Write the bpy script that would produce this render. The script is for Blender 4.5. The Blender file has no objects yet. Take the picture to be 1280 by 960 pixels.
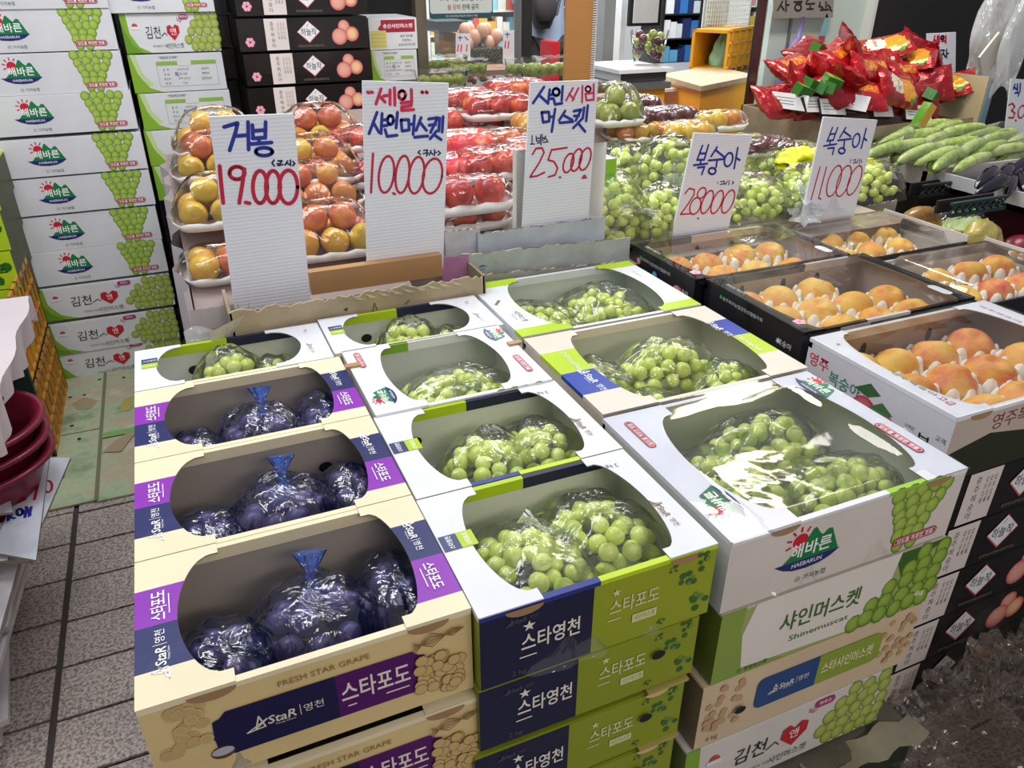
import bpy, math, random
from mathutils import Vector, Matrix, noise
PI=math.pi
random.seed(7)
scene=bpy.context.scene
C=scene.collection
# ---------------------------------------------------------------- camera
CAM=(0.0,0.0,1.5); FPX=962.0
PITCH=math.atan2(520,962); YAW=math.atan2(471,1093)
cd=bpy.data.cameras.new('camera'); cam=bpy.data.objects.new('camera',cd); C.objects.link(cam)
cam.location=CAM; cam.rotation_euler=(PI/2-PITCH,0,-YAW)
cd.sensor_fit='HORIZONTAL'; cd.sensor_width=36; cd.lens=36*FPX/1280; cd.clip_start=.02
scene.camera=cam
# ---------------------------------------------------------------- world, lamps, exposure
wd=bpy.data.worlds.new('world'); scene.world=wd; wd.use_nodes=True
bg=wd.node_tree.nodes['Background']; bg.inputs[0].default_value=(.92,.93,1,1); bg.inputs[1].default_value=.30
def area(name,loc,rot,sx,sy,power,col):
    l=bpy.data.lights.new(name,'AREA'); l.shape='RECTANGLE'; l.size=sx; l.size_y=sy; l.energy=power; l.color=col
    o=bpy.data.objects.new(name,l); C.objects.link(o); o.location=loc; o.rotation_euler=rot; return o
area('stall_lamp_or_fill',(0.8,1.1,2.7),(0,0,0),1.8,.6,5,(.96,.98,1))
area('front_fill',(0.9,-1.6,2.3),(math.radians(58),0,0),1.6,.4,17,(1,.86,.72))  # warm fill added in front to brighten the box fronts
area('stall_lamp_or_fill',(0.55,2.3,2.7),(math.radians(-8),0,0),1.6,.4,20,(.94,.97,1))
area('bulb_lamp',(2.45,2.55,2.45),(0,0,0),.32,.32,9,(1,.86,.62))
area('stall_lamp_or_fill',(-.45,1.9,2.8),(0,0,0),.9,.5,15,(.95,.97,1))
area('stall_lamp_or_fill',(-.75,1.1,2.5),(0,0,0),.5,.5,3.5,(1,.95,.9))  # no lamp of the stall, added fill over the left paving
area('stall_lamp_or_fill',(2.6,2.4,2.8),(0,0,0),1.0,.5,16,(1,.96,.9))
area('shop_lamp',(3.0,5.2,2.75),(0,0,0),3.0,1.0,120,(.97,.99,1))
area('shop_lamp',(1.6,4.3,2.7),(0,0,0),1.0,.6,25,(1,.98,.95))
scene.view_settings.view_transform='Standard'; scene.view_settings.look='None'
scene.view_settings.exposure=.22; scene.view_settings.gamma=1
scene.cycles.transparent_max_bounces=24
scene.cycles.max_bounces=8
# ---------------------------------------------------------------- pixel -> place on the plane y = Y (or z = Z)
_cf=(math.sin(YAW)*math.cos(PITCH),math.cos(YAW)*math.cos(PITCH),-math.sin(PITCH))
_cr=(math.cos(YAW),-math.sin(YAW),0); _cu=(math.sin(YAW)*math.sin(PITCH),math.cos(YAW)*math.sin(PITCH),math.cos(PITCH))
def ray(px,py):
    a=(px-640)/FPX; b=-(py-480)/FPX
    return Vector([_cf[i]+a*_cr[i]+b*_cu[i] for i in range(3)])
def WY(px,py,Y):
    d=ray(px,py); return Vector(CAM)+d*(Y/d.y)
def WZ(px,py,Z):
    d=ray(px,py); return Vector(CAM)+d*((Z-CAM[2])/d.z)
# ---------------------------------------------------------------- colours and materials
def hx(s):
    s=s.lstrip('#'); v=[int(s[i:i+2],16)/255 for i in (0,2,4)]
    return tuple((x/12.92 if x<=.04045 else ((x+.055)/1.055)**2.4) for x in v)
def col(c): return hx(c) if isinstance(c,str) else c
MAT={}
def newmat(name):
    m=bpy.data.materials.new(name); m.use_nodes=True; MAT[name]=m; return m,m.node_tree,m.node_tree.nodes['Principled BSDF']
def N(nt,t,**k):
    n=nt.nodes.new(t)
    for a,b in k.items(): setattr(n,a,b)
    return n
def objco(nt): return N(nt,'ShaderNodeTexCoord').outputs['Object']
def mat_plain(name,c,rough=.5,metal=0,noisec=.06,nscale=30,bump=.0,bscale=200,coat=0,spec=.5):
    m,nt,b=newmat(name); c=col(c)
    tc=objco(nt); n=N(nt,'ShaderNodeTexNoise'); n.inputs['Scale'].default_value=nscale; n.inputs['Detail'].default_value=4
    nt.links.new(tc,n.inputs['Vector'])
    r=N(nt,'ShaderNodeMapRange'); r.inputs['To Min'].default_value=1-noisec*2; r.inputs['To Max'].default_value=1+noisec*2
    nt.links.new(n.outputs[0],r.inputs[0])
    mx=N(nt,'ShaderNodeVectorMath',operation='SCALE'); mx.inputs[0].default_value=c; nt.links.new(r.outputs[0],mx.inputs['Scale'])
    nt.links.new(mx.outputs[0],b.inputs['Base Color'])
    b.inputs['Roughness'].default_value=rough; b.inputs['Metallic'].default_value=metal; b.inputs['Coat Weight'].default_value=coat
    b.inputs['Specular IOR Level'].default_value=spec
    if bump:
        n2=N(nt,'ShaderNodeTexNoise'); n2.inputs['Scale'].default_value=bscale; nt.links.new(tc,n2.inputs['Vector'])
        bp=N(nt,'ShaderNodeBump'); bp.inputs['Strength'].default_value=bump; bp.inputs['Distance'].default_value=.002
        nt.links.new(n2.outputs[0],bp.inputs['Height']); nt.links.new(bp.outputs[0],b.inputs['Normal'])
    return m
def mat_card(name,rough=.5,coat=.0,noisec=.05,bump=.12,dirt=0):
    m,nt,b=newmat(name)
    at=N(nt,'ShaderNodeAttribute'); at.attribute_name='Col'
    tc=objco(nt); n=N(nt,'ShaderNodeTexNoise'); n.inputs['Scale'].default_value=9; n.inputs['Detail'].default_value=5
    nt.links.new(tc,n.inputs['Vector'])
    r=N(nt,'ShaderNodeMapRange'); r.inputs['From Min'].default_value=.3; r.inputs['From Max'].default_value=.7
    r.inputs['To Min'].default_value=1-noisec-dirt; r.inputs['To Max'].default_value=1+noisec
    nt.links.new(n.outputs[0],r.inputs[0])
    mx=N(nt,'ShaderNodeVectorMath',operation='SCALE'); nt.links.new(at.outputs['Color'],mx.inputs[0]); nt.links.new(r.outputs[0],mx.inputs['Scale'])
    nt.links.new(mx.outputs[0],b.inputs['Base Color']); b.inputs['Roughness'].default_value=rough; b.inputs['Coat Weight'].default_value=coat
    b.inputs['Coat Roughness'].default_value=.15; b.inputs['Specular IOR Level'].default_value=.35
    if bump:
        n2=N(nt,'ShaderNodeTexNoise'); n2.inputs['Scale'].default_value=22; n2.inputs['Detail'].default_value=3; nt.links.new(tc,n2.inputs['Vector'])
        bp=N(nt,'ShaderNodeBump'); bp.inputs['Strength'].default_value=bump; bp.inputs['Distance'].default_value=.01
        nt.links.new(n2.outputs[0],bp.inputs['Height']); nt.links.new(bp.outputs[0],b.inputs['Normal'])
    return m
mat_card('card',rough=.45); mat_card('print',rough=.4,noisec=.02,bump=0); mat_card('gloss_card',rough=.22,coat=.3,noisec=.03,bump=.2)
mat_card('worn_card',rough=.8,noisec=.1,dirt=.15,bump=.5); mat_card('foil',rough=.2,coat=.5,noisec=.05,bump=1.0)
MAT['foil'].node_tree.nodes['Principled BSDF'].inputs['Metallic'].default_value=.25
def mat_corr(name,c,scale=260):
    m=mat_plain(name,c,rough=.6,noisec=.03,nscale=6); nt=m.node_tree; b=nt.nodes['Principled BSDF']
    w=N(nt,'ShaderNodeTexWave',wave_type='BANDS',bands_direction='Z'); w.inputs['Scale'].default_value=scale/6.28; w.inputs['Distortion'].default_value=.6; w.inputs['Detail Scale'].default_value=.3
    nt.links.new(objco(nt),w.inputs['Vector'])
    bp=N(nt,'ShaderNodeBump'); bp.inputs['Strength'].default_value=.18; bp.inputs['Distance'].default_value=.003
    nt.links.new(w.outputs['Fac'],bp.inputs['Height']); nt.links.new(bp.outputs[0],b.inputs['Normal'])
    return m
mat_corr('sign_board','#eef2fd'); mat_corr('ochre_board','#bb8448')
def mat_film(name,tint=(1,1,1),gloss=.10,rough=.06,bscale=40,bstr=.6,white=0,fres=1.35,stretch=(1,1,1),milk=(.9,.93,.95)):
    m=bpy.data.materials.new(name); m.use_nodes=True; MAT[name]=m; nt=m.node_tree; nt.nodes.clear()
    out=N(nt,'ShaderNodeOutputMaterial'); tr=N(nt,'ShaderNodeBsdfTransparent'); tr.inputs[0].default_value=(*tint,1)
    gl=N(nt,'ShaderNodeBsdfGlossy'); gl.inputs['Roughness'].default_value=rough; gl.inputs['Color'].default_value=(1,1,1,1)
    tc=objco(nt); mp=N(nt,'ShaderNodeMapping'); mp.inputs['Scale'].default_value=stretch; nt.links.new(tc,mp.inputs[0])
    n=N(nt,'ShaderNodeTexNoise'); n.inputs['Scale'].default_value=bscale; n.inputs['Detail'].default_value=3; n.inputs['Distortion'].default_value=1.2
    nt.links.new(mp.outputs[0],n.inputs['Vector'])
    vo=N(nt,'ShaderNodeTexVoronoi',feature='DISTANCE_TO_EDGE'); vo.inputs['Scale'].default_value=bscale*.5; nt.links.new(mp.outputs[0],vo.inputs['Vector'])
    ad=N(nt,'ShaderNodeMath',operation='ADD'); nt.links.new(n.outputs[0],ad.inputs[0])
    rm=N(nt,'ShaderNodeMapRange'); rm.inputs['From Max'].default_value=.15; rm.inputs['To Max'].default_value=.08; nt.links.new(vo.outputs[0],rm.inputs[0]); nt.links.new(rm.outputs[0],ad.inputs[1])
    bp=N(nt,'ShaderNodeBump'); bp.inputs['Strength'].default_value=bstr; bp.inputs['Distance'].default_value=.02
    nt.links.new(ad.outputs[0],bp.inputs['Height']); nt.links.new(bp.outputs[0],gl.inputs['Normal'])
    fr=N(nt,'ShaderNodeFresnel'); fr.inputs['IOR'].default_value=fres; nt.links.new(bp.outputs[0],fr.inputs['Normal'])
    a2=N(nt,'ShaderNodeMath',operation='ADD'); a2.use_clamp=True; a2.inputs[1].default_value=gloss; nt.links.new(fr.outputs[0],a2.inputs[0])
    base=tr.outputs[0]
    if white:
        df=N(nt,'ShaderNodeBsdfDiffuse'); df.inputs[0].default_value=(*milk,1)
        m0=N(nt,'ShaderNodeMixShader'); m0.inputs[0].default_value=white; nt.links.new(tr.outputs[0],m0.inputs[1]); nt.links.new(df.outputs[0],m0.inputs[2]); base=m0.outputs[0]
    mx=N(nt,'ShaderNodeMixShader'); nt.links.new(a2.outputs[0],mx.inputs[0]); nt.links.new(base,mx.inputs[1]); nt.links.new(gl.outputs[0],mx.inputs[2])
    nt.links.new(mx.outputs[0],out.inputs[0]); return m
mat_film('bag_film',gloss=.035,rough=.10,bscale=13,bstr=.55,white=.03,fres=1.25)
mat_film('blue_film',tint=(.80,.86,.99),gloss=.05,rough=.06,bscale=16,bstr=.7,white=.02,milk=(.05,.2,.85),fres=1.3,stretch=(1,1,.45))
mat_film('blue_neck',tint=(.35,.5,.98),gloss=.10,rough=.1,bscale=20,bstr=.8,white=.35,milk=(.10,.28,.85))
mat_film('hang_film',gloss=.10,rough=.12,bscale=9,bstr=1.0,white=.42,milk=(.8,.84,.86))
mat_film('box_film',gloss=.035,rough=.05,bscale=3,bstr=.16,white=.015,stretch=(1,1.6,1),fres=1.2)
mat_film('clear_film',gloss=.03,rough=.06,bscale=9,bstr=.35,white=.01,fres=1.2)
mat_film('milky_film',gloss=.12,rough=.1,bscale=30,bstr=.8,white=.55)
mat_film('crinkle_film',gloss=.05,rough=.06,bscale=9,bstr=1.0,white=.0,fres=1.25,tint=(.9,.88,.85))
mat_film('glass',gloss=.03,rough=.01,bscale=2,bstr=0,white=.03)
def mat_fruit(name,cols,rough=.3,nscale=6,bump=0,coat=.2,sss=0,rnd=.5,detail=3):
    """colour ramp over soft blotches, shifted for each fruit"""
    m,nt,b=newmat(name); tc=objco(nt); oi=N(nt,'ShaderNodeObjectInfo')
    ad=N(nt,'ShaderNodeVectorMath',operation='ADD'); sc=N(nt,'ShaderNodeMath',operation='MULTIPLY'); sc.inputs[1].default_value=37
    nt.links.new(oi.outputs['Random'],sc.inputs[0]); nt.links.new(tc,ad.inputs[0]); nt.links.new(sc.outputs[0],ad.inputs[1])
    n=N(nt,'ShaderNodeTexNoise'); n.inputs['Scale'].default_value=nscale; n.inputs['Detail'].default_value=detail; nt.links.new(ad.outputs[0],n.inputs['Vector'])
    a=N(nt,'ShaderNodeMath',operation='MULTIPLY_ADD'); a.inputs[1].default_value=rnd; nt.links.new(oi.outputs['Random'],a.inputs[0])
    mm=N(nt,'ShaderNodeMapRange'); mm.inputs['From Min'].default_value=.3; mm.inputs['From Max'].default_value=.7; mm.inputs['To Max'].default_value=1-rnd; nt.links.new(n.outputs[0],mm.inputs[0])
    nt.links.new(mm.outputs[0],a.inputs[2])
    cr=N(nt,'ShaderNodeValToRGB'); e=cr.color_ramp.elements
    k=len(cols)
    for i,c in enumerate(cols):
        if i<2: el=e[i]; el.position=i/(k-1)
        else: el=e.new(i/(k-1))
        el.color=(*col(c),1)
    e[1].position=1/(k-1)
    nt.links.new(a.outputs[0],cr.inputs[0]); nt.links.new(cr.outputs[0],b.inputs['Base Color'])
    b.inputs['Roughness'].default_value=rough; b.inputs['Coat Weight'].default_value=coat; b.inputs['Coat Roughness'].default_value=.12
    if sss:
        b.inputs['Subsurface Weight'].default_value=sss; b.inputs['Subsurface Radius'].default_value=(.5,.7,.2); b.inputs['Subsurface Scale'].default_value=.012
    return m
mat_fruit('green_grape',['#d6e668','#c8de5a','#e0ec84','#cde264'],rough=.28,sss=.0,coat=.15)
mat_fruit('purple_grape',['#2a2540','#463d62','#66547e','#5a3856','#353a62'],rough=.38,nscale=40,coat=.1)
mat_fruit('peach',['#f0cc5c','#f0c85a','#efb04e','#e68a4a','#cf4f40'],rough=.6,nscale=1.3,coat=0,rnd=.42,detail=4)
mat_fruit('plum_yellow',['#c9bd30','#d6ac34','#d08c36','#c46434','#a83c32'],rough=.3,nscale=1.0,coat=.2,rnd=.72)
mat_fruit('nectarine_red',['#e09a48','#d2502e','#a82828','#74161e'],rough=.3,nscale=1.2,coat=.15,rnd=.4)
mat_fruit('plum_pink',['#ef9a5c','#e8604c','#e03f52','#e57a9a'],rough=.3,nscale=1.2,coat=.15)
mat_fruit('green_plum',['#a5b050','#8f9c42','#7c8a3a'],rough=.3,nscale=1.2)
mat_fruit('dark_plum',['#5e1c28','#3c1420','#8c2a30'],rough=.3,nscale=1.2,coat=.2)
mat_fruit('zucchini',['#b6cc74','#8fb04e','#c4d68c','#a2bd60'],rough=.35,nscale=30,rnd=.3)
mat_fruit('old_cucumber',['#a07a3c','#8c6230','#b59148'],rough=.3,nscale=25,rnd=.2)
mat_fruit('eggplant',['#120f1a','#241c30'],rough=.12,nscale=12)
mat_fruit('pumpkin',['#c9b860','#bda84e','#d6c876'],rough=.3,nscale=14)
mat_plain('foam',(.93,.92,.85),rough=.6,noisec=.02); mat_plain('foam_tray',(.86,.85,.82),rough=.45,noisec=.02)
mat_plain('hole_dark',(.012,.010,.010),rough=.9); mat_plain('black_plastic',(.015,.015,.017),rough=.25,bump=.6,bscale=14)
mat_plain('dark_void',(.012,.012,.014),rough=.8)
mat_plain('maroon_plastic','#86203a',rough=.3); mat_plain('yellow_crate','#d9971f',rough=.45); mat_plain('orange_crate','#c98a2c',rough=.5)
mat_plain('ochre_paint','#f2a71a',rough=.4,noisec=.04,nscale=5); mat_plain('wood_top','#b3a184',rough=.6,noisec=.15,nscale=12)
mat_plain('steel','#8d9094',rough=.35,metal=.7); mat_plain('white_paint','#dfe4e2',rough=.5,noisec=.03,nscale=3)
mat_plain('pale_door','#c5d8d2',rough=.4,noisec=.03,nscale=3); mat_plain('frame_dark',(.02,.02,.02),rough=.4); mat_plain('frame_brown','#6b6252',rough=.5)
mat_plain('brown_crate','#8b7355',rough=.5); mat_plain('green_frame','#1f3a36',rough=.5); mat_plain('pink_sheet','#d8ccd0',rough=.45,noisec=.05,nscale=6,bump=.4,bscale=25)
mat_plain('cloth_white','#c9c2c6',rough=.7,bump=.5,bscale=20); mat_plain('shirt','#8f9fb5',rough=.8); mat_plain('skin','#c99a80',rough=.5)
mat_plain('trousers','#2a2527',rough=.8); mat_plain('bag_black',(.03,.03,.035),rough=.6); mat_plain('hair',(.02,.015,.012),rough=.5)
mat_plain('purple_glove','#8f7fc4',rough=.4); mat_plain('leaf_green','#4f7a2e',rough=.4); mat_plain('pale_leaf','#b4c98a',rough=.45,noisec=.2,nscale=20)
mat_plain('net_yellow','#e4e61c',rough=.4); mat_plain('ink_blue','#1c2fa0',rough=.5,noisec=.15,nscale=60); mat_plain('ink_red','#c8123f',rough=.5,noisec=.12,nscale=60)
mat_plain('ink_navy','#1a1f55',rough=.5); mat_plain('ink_pink','#d8285c',rough=.5,noisec=.15,nscale=60)
mat_plain('mortar','#4a4340',rough=.95,noisec=.15,nscale=20); mat_plain('stem','#6a6a30',rough=.6)
def mat_tile():
    m,nt,b=newmat('stone_tile'); tc=N(nt,'ShaderNodeTexCoord').outputs['Object']; oi=N(nt,'ShaderNodeObjectInfo')
    ad=N(nt,'ShaderNodeVectorMath',operation='ADD'); nt.links.new(tc,ad.inputs[0]); nt.links.new(oi.outputs['Location'],ad.inputs[1])
    v=N(nt,'ShaderNodeTexNoise'); v.inputs['Scale'].default_value=130; v.inputs['Detail'].default_value=3; v.inputs['Roughness'].default_value=.7; nt.links.new(ad.outputs[0],v.inputs['Vector'])
    cr=N(nt,'ShaderNodeValToRGB'); e=cr.color_ramp.elements; e[0].position=.40; e[0].color=(*hx('#80736e'),1); e[1].position=.58; e[1].color=(*hx('#cbbdb6'),1)
    nt.links.new(v.outputs[0],cr.inputs[0])
    n=N(nt,'ShaderNodeTexNoise'); n.inputs['Scale'].default_value=5; n.inputs['Detail'].default_value=4; nt.links.new(ad.outputs[0],n.inputs['Vector'])
    r=N(nt,'ShaderNodeMapRange'); r.inputs['To Min'].default_value=.75; r.inputs['To Max'].default_value=1.2; nt.links.new(n.outputs[0],r.inputs[0])
    s=N(nt,'ShaderNodeVectorMath',operation='SCALE'); nt.links.new(cr.outputs[0],s.inputs[0]); nt.links.new(r.outputs[0],s.inputs['Scale'])
    nt.links.new(s.outputs[0],b.inputs['Base Color']); b.inputs['Roughness'].default_value=.6
    bp=N(nt,'ShaderNodeBump'); bp.inputs['Strength'].default_value=.5; bp.inputs['Distance'].default_value=.002
    nt.links.new(v.outputs[0],bp.inputs['Height']); nt.links.new(bp.outputs[0],b.inputs['Normal'])
mat_tile()
def mat_floorcard():
    m,nt,b=newmat('floor_card'); tc=N(nt,'ShaderNodeTexCoord').outputs['Object']
    n=N(nt,'ShaderNodeTexNoise'); n.inputs['Scale'].default_value=5; n.inputs['Detail'].default_value=9; n.inputs['Roughness'].default_value=.65; nt.links.new(tc,n.inputs['Vector'])
    cr=N(nt,'ShaderNodeValToRGB'); e=cr.color_ramp.elements; e[0].position=.30; e[0].color=(*hx('#7c8a68'),1); e[1].position=.66; e[1].color=(*hx('#c3c8b4'),1)
    x=e.new(.45); x.color=(*hx('#aebf9c'),1); x=e.new(.54); x.color=(*hx('#b9ab8f'),1)
    nt.links.new(n.outputs[0],cr.inputs[0]); nt.links.new(cr.outputs[0],b.inputs['Base Color']); b.inputs['Roughness'].default_value=.45
mat_floorcard()
# ---------------------------------------------------------------- mesh builder
class MB:
    def __init__(s): s.v=[]; s.f=[]; s.c=[]; s.m=[]
    def face(s,pts,c=(.8,.8,.8),m=0):
        i=len(s.v); s.v+= [tuple(p) for p in pts]; s.f.append(tuple(range(i,i+len(pts)))); c=col(c); s.c.append([c]*len(pts)); s.m.append(m)
    def box(s,x0,y0,z0,x1,y1,z1,c=(.8,.8,.8),m=0,front=None,top=None,left=None,right=None):
        P=[(x0,y0,z0),(x1,y0,z0),(x1,y1,z0),(x0,y1,z0),(x0,y0,z1),(x1,y0,z1),(x1,y1,z1),(x0,y1,z1)]
        for idx,cc in (((3,2,1,0),c),((4,5,6,7),top or c),((0,1,5,4),front or c),((1,2,6,5),right or c),((2,3,7,6),c),((3,0,4,7),left or c)):
            s.face([P[k] for k in idx],cc,m)
    def grid(s,fn,nu,nv,c=(.8,.8,.8),m=0,closed=False):
        i=len(s.v)
        for a in range(nu+1):
            for b in range(nv+1): s.v.append(tuple(fn(a/nu,b/nv)))
        for a in range(nu):
            for b in range(nv):
                s.f.append((i+a*(nv+1)+b,i+(a+1)*(nv+1)+b,i+(a+1)*(nv+1)+b+1,i+a*(nv+1)+b+1))
                cc=c((a+.5)/nu,(b+.5)/nv) if callable(c) else c
                s.c.append([col(cc)]*4); s.m.append(m)
    def tube(s,pts,r,n=8,c=(.8,.8,.8),m=0,caps=True):
        pts=[Vector(p) for p in pts]; i0=len(s.v); rr=r if isinstance(r,(list,tuple)) else [r]*len(pts)
        for k,p in enumerate(pts):
            t=(pts[min(k+1,len(pts)-1)]-pts[max(k-1,0)]).normalized()
            up=Vector((0,0,1)) if abs(t.z)<.9 else Vector((1,0,0))
            a=t.cross(up).normalized(); b=t.cross(a)
            for j in range(n):
                an=2*PI*j/n; s.v.append(tuple(p+(a*math.cos(an)+b*math.sin(an))*rr[k]))
        c=col(c)
        for k in range(len(pts)-1):
            for j in range(n):
                s.f.append((i0+k*n+j,i0+k*n+(j+1)%n,i0+(k+1)*n+(j+1)%n,i0+(k+1)*n+j)); s.c.append([c]*4); s.m.append(m)
        if caps:
            s.f.append(tuple(i0+j for j in range(n))); s.c.append([c]*n); s.m.append(m)
            s.f.append(tuple(i0+(len(pts)-1)*n+j for j in reversed(range(n)))); s.c.append([c]*n); s.m.append(m)
    def prism(s,pts,z0,z1,c=(.8,.8,.8),side=None,m=0):
        """pts: outline in x,y"""
        s.face([(x,y,z1) for x,y in pts],c,m); s.face([(x,y,z0) for x,y in reversed(pts)],c,m)
        k=len(pts)
        for i in range(k):
            a,b=pts[i],pts[(i+1)%k]; s.face([(a[0],a[1],z0),(b[0],b[1],z0),(b[0],b[1],z1),(a[0],a[1],z1)],side or c,m)
    def mesh(s,name,mats,smooth=False,xf=None):
        me=bpy.data.meshes.new(name); vv=s.v if xf is None else [tuple(xf@Vector(p)) for p in s.v]
        me.from_pydata(vv,[],s.f)
        a=me.color_attributes.new('Col','FLOAT_COLOR','CORNER')
        flat=[]
        for cl in s.c:
            for c in cl: flat+= [c[0],c[1],c[2],1]
        a.data.foreach_set('color',flat)
        for mt in (mats if isinstance(mats,(list,tuple)) else [mats]): me.materials.append(MAT[mt])
        me.polygons.foreach_set('material_index',s.m)
        if smooth: me.polygons.foreach_set('use_smooth',[True]*len(s.f))
        me.update(); return me
    def build(s,name,mats='card',parent=None,smooth=False,loc=None,rot=None):
        o=bpy.data.objects.new(name,s.mesh(name,mats,smooth)); C.objects.link(o)
        if parent: o.parent=parent
        if loc is not None: o.location=loc
        if rot is not None: o.rotation_euler=rot
        return o
def put(name,me,parent=None,loc=(0,0,0),rot=(0,0,0),scale=None):
    o=bpy.data.objects.new(name,me); C.objects.link(o)
    if parent: o.parent=parent
    o.location=loc; o.rotation_euler=rot
    if scale is not None: o.scale=scale if isinstance(scale,(tuple,list)) else (scale,)*3
    return o
def tag(o,label,cat,group=None,kind=None):
    o['label']=label; o['category']=cat
    if group: o['group']=group
    if kind: o['kind']=kind
    return o
def thing(name,label,cat,loc=(0,0,0),rz=0,group=None,rot=None):
    o=bpy.data.objects.new(name,None); C.objects.link(o); o.location=loc; o.rotation_euler=rot or (0,0,rz); o.empty_display_size=.05
    return tag(o,label,cat,group)
def struct(o): o['kind']='structure'; return o
KIDS={}
def copy_tree(o,parent=None,loc=None,rz=None,label=None,group=None,kids=None):
    c=o.copy(); C.objects.link(c); c.parent=parent
    for ch in list(o.children): copy_tree(ch,c)
    if loc is not None: c.location=loc
    if rz is not None: c.rotation_euler=(0,0,rz)
    if label: c['label']=label
    if group: c['group']=group
    return c
# ---------------------------------------------------------------- lettering and flat print
_T={}
def tgeo(s,bold):
    k=(s,bold)
    if k in _T: return _T[k]
    cu=bpy.data.curves.new('lettering','FONT'); cu.body=s; cu.size=1; cu.align_x='CENTER'; cu.align_y='CENTER'; cu.offset=bold; cu.resolution_u=2
    ob=bpy.data.objects.new('lettering',cu); C.objects.link(ob); bpy.context.view_layer.update()
    me=bpy.data.meshes.new_from_object(ob.evaluated_get(bpy.context.evaluated_depsgraph_get()))
    vs=[(v.co.x,v.co.y) for v in me.vertices]; fs=[tuple(p.vertices) for p in me.polygons]
    if vs:
        ys=[v[1] for v in vs]; xs=[v[0] for v in vs]; cy=(min(ys)+max(ys))/2; cx=(min(xs)+max(xs))/2; vs=[(a-cx,b-cy) for a,b in vs]
    w=max(v[0] for v in vs)-min(v[0] for v in vs)
    bpy.data.objects.remove(ob); bpy.data.curves.remove(cu); bpy.data.meshes.remove(me)
    _T[k]=(vs,fs,w); return _T[k]
class Art:
    """flat print on a surface: u to the right, v up, each layer a hair above the last"""
    def __init__(s,plane): s.p=plane; s.b=MB(); s.n=.0004; s.T=(0,0,1,0)
    def at(s,x,y,k=1,rot=0): s.T=(x,y,k,math.radians(rot)); return s
    def P(s,u,v):
        x,y,k,r=s.T; return s.p(x+k*(u*math.cos(r)-v*math.sin(r)),y+k*(u*math.sin(r)+v*math.cos(r)),s.n)
    def step(s,d=.00004): s.n+=d
    def poly(s,pts,c): s.b.face([s.P(*q) for q in pts],c); s.step()
    def rect(s,x0,y0,x1,y1,c): s.poly([(x0,y0),(x1,y0),(x1,y1),(x0,y1)],c)
    def rrect(s,x0,y0,x1,y1,r,c,k=5):
        pts=[]
        for cx,cy,a0 in ((x1-r,y0+r,-90),(x1-r,y1-r,0),(x0+r,y1-r,90),(x0+r,y0+r,180)):
            for i in range(k+1):
                a=math.radians(a0+90*i/k); pts.append((cx+r*math.cos(a),cy+r*math.sin(a)))
        s.poly(pts,c)
    def disc(s,x,y,r,c,n=14,ry=None): s.poly([(x+r*math.cos(2*PI*i/n),y+(ry or r)*math.sin(2*PI*i/n)) for i in range(n)],c)
    def ball(s,x,y,r,cin,cout,n=10,ry=None,off=(-.25,.3)):
        """a printed fruit: a photo-like round gradient"""
        cin=col(cin); cout=col(cout); ry=ry or r; o=[s.P(x+r*math.cos(2*PI*i/n),y+ry*math.sin(2*PI*i/n)) for i in range(n)]
        mid=[s.P(x+off[0]*r*.4+r*.68*math.cos(2*PI*i/n),y+off[1]*ry*.4+ry*.68*math.sin(2*PI*i/n)) for i in range(n)]
        i0=len(s.b.v); s.b.v+=[tuple(q) for q in o+mid]+[tuple(s.P(x+off[0]*r,y+off[1]*ry))]
        cm=tuple(a*.72+b*.28 for a,b in zip(cin,cout))
        for i in range(n):
            j=(i+1)%n; s.b.f.append((i0+i,i0+j,i0+n+j,i0+n+i)); s.b.c.append([cout,cout,cm,cm]); s.b.m.append(0)
            s.b.f.append((i0+n+i,i0+n+j,i0+2*n)); s.b.c.append([cm,cm,cin]); s.b.m.append(0)
        s.step(.00002)
    def ring(s,x,y,r,w,c,n=14,ry=None,a0=0,a1=360): 
        ry=ry or r; s.line([(x+r*math.cos(math.radians(a0+(a1-a0)*i/n)),y+ry*math.sin(math.radians(a0+(a1-a0)*i/n))) for i in range(n+1)],w,c)
    def line(s,pts,w,c):
        for i in range(len(pts)-1):
            (x0,y0),(x1,y1)=pts[i],pts[i+1]; L=math.hypot(x1-x0,y1-y0) or 1e-6; e=w*.3
            dx,dy=(x1-x0)/L,(y1-y0)/L; x0-=dx*e;y0-=dy*e;x1+=dx*e;y1+=dy*e; nx,ny=-dy*w/2,dx*w/2
            s.b.face([s.P(x0-nx,y0-ny),s.P(x1-nx,y1-ny),s.P(x1+nx,y1+ny),s.P(x0+nx,y0+ny)],c)
        s.step()
    def text(s,t,x,y,size,c,bold=.0,rot=0,fit=None,sy=1,slant=0):
        vs,fs,w=tgeo(t,bold); k=size
        if fit: k=fit/w
        r=math.radians(rot); c=col(c); i0=len(s.b.v)
        ky=size if fit else k
        for a,b in vs:
            a=a*k+b*k*slant; b=b*ky*sy; s.b.v.append(tuple(s.P(x+a*math.cos(r)-b*math.sin(r),y+a*math.sin(r)+b*math.cos(r))))
        for f in fs: s.b.f.append(tuple(i0+q for q in f)); s.b.c.append([c]*len(f)); s.b.m.append(0)
        s.step()
    def build(s,name,parent,label=None,mat='print'):
        if not s.b.f: return None
        o=s.b.build(name,mat,parent)
        if label: o['label']=label
        return o
def pfront(w,d,h): return lambda u,v,n:(u,-d/2-n,v)
def ptop(w,d,h): return lambda u,v,n:(u,v,h+n)
def pleft(w,d,h): return lambda u,v,n:(-w/2-n,-u,v)
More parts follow.
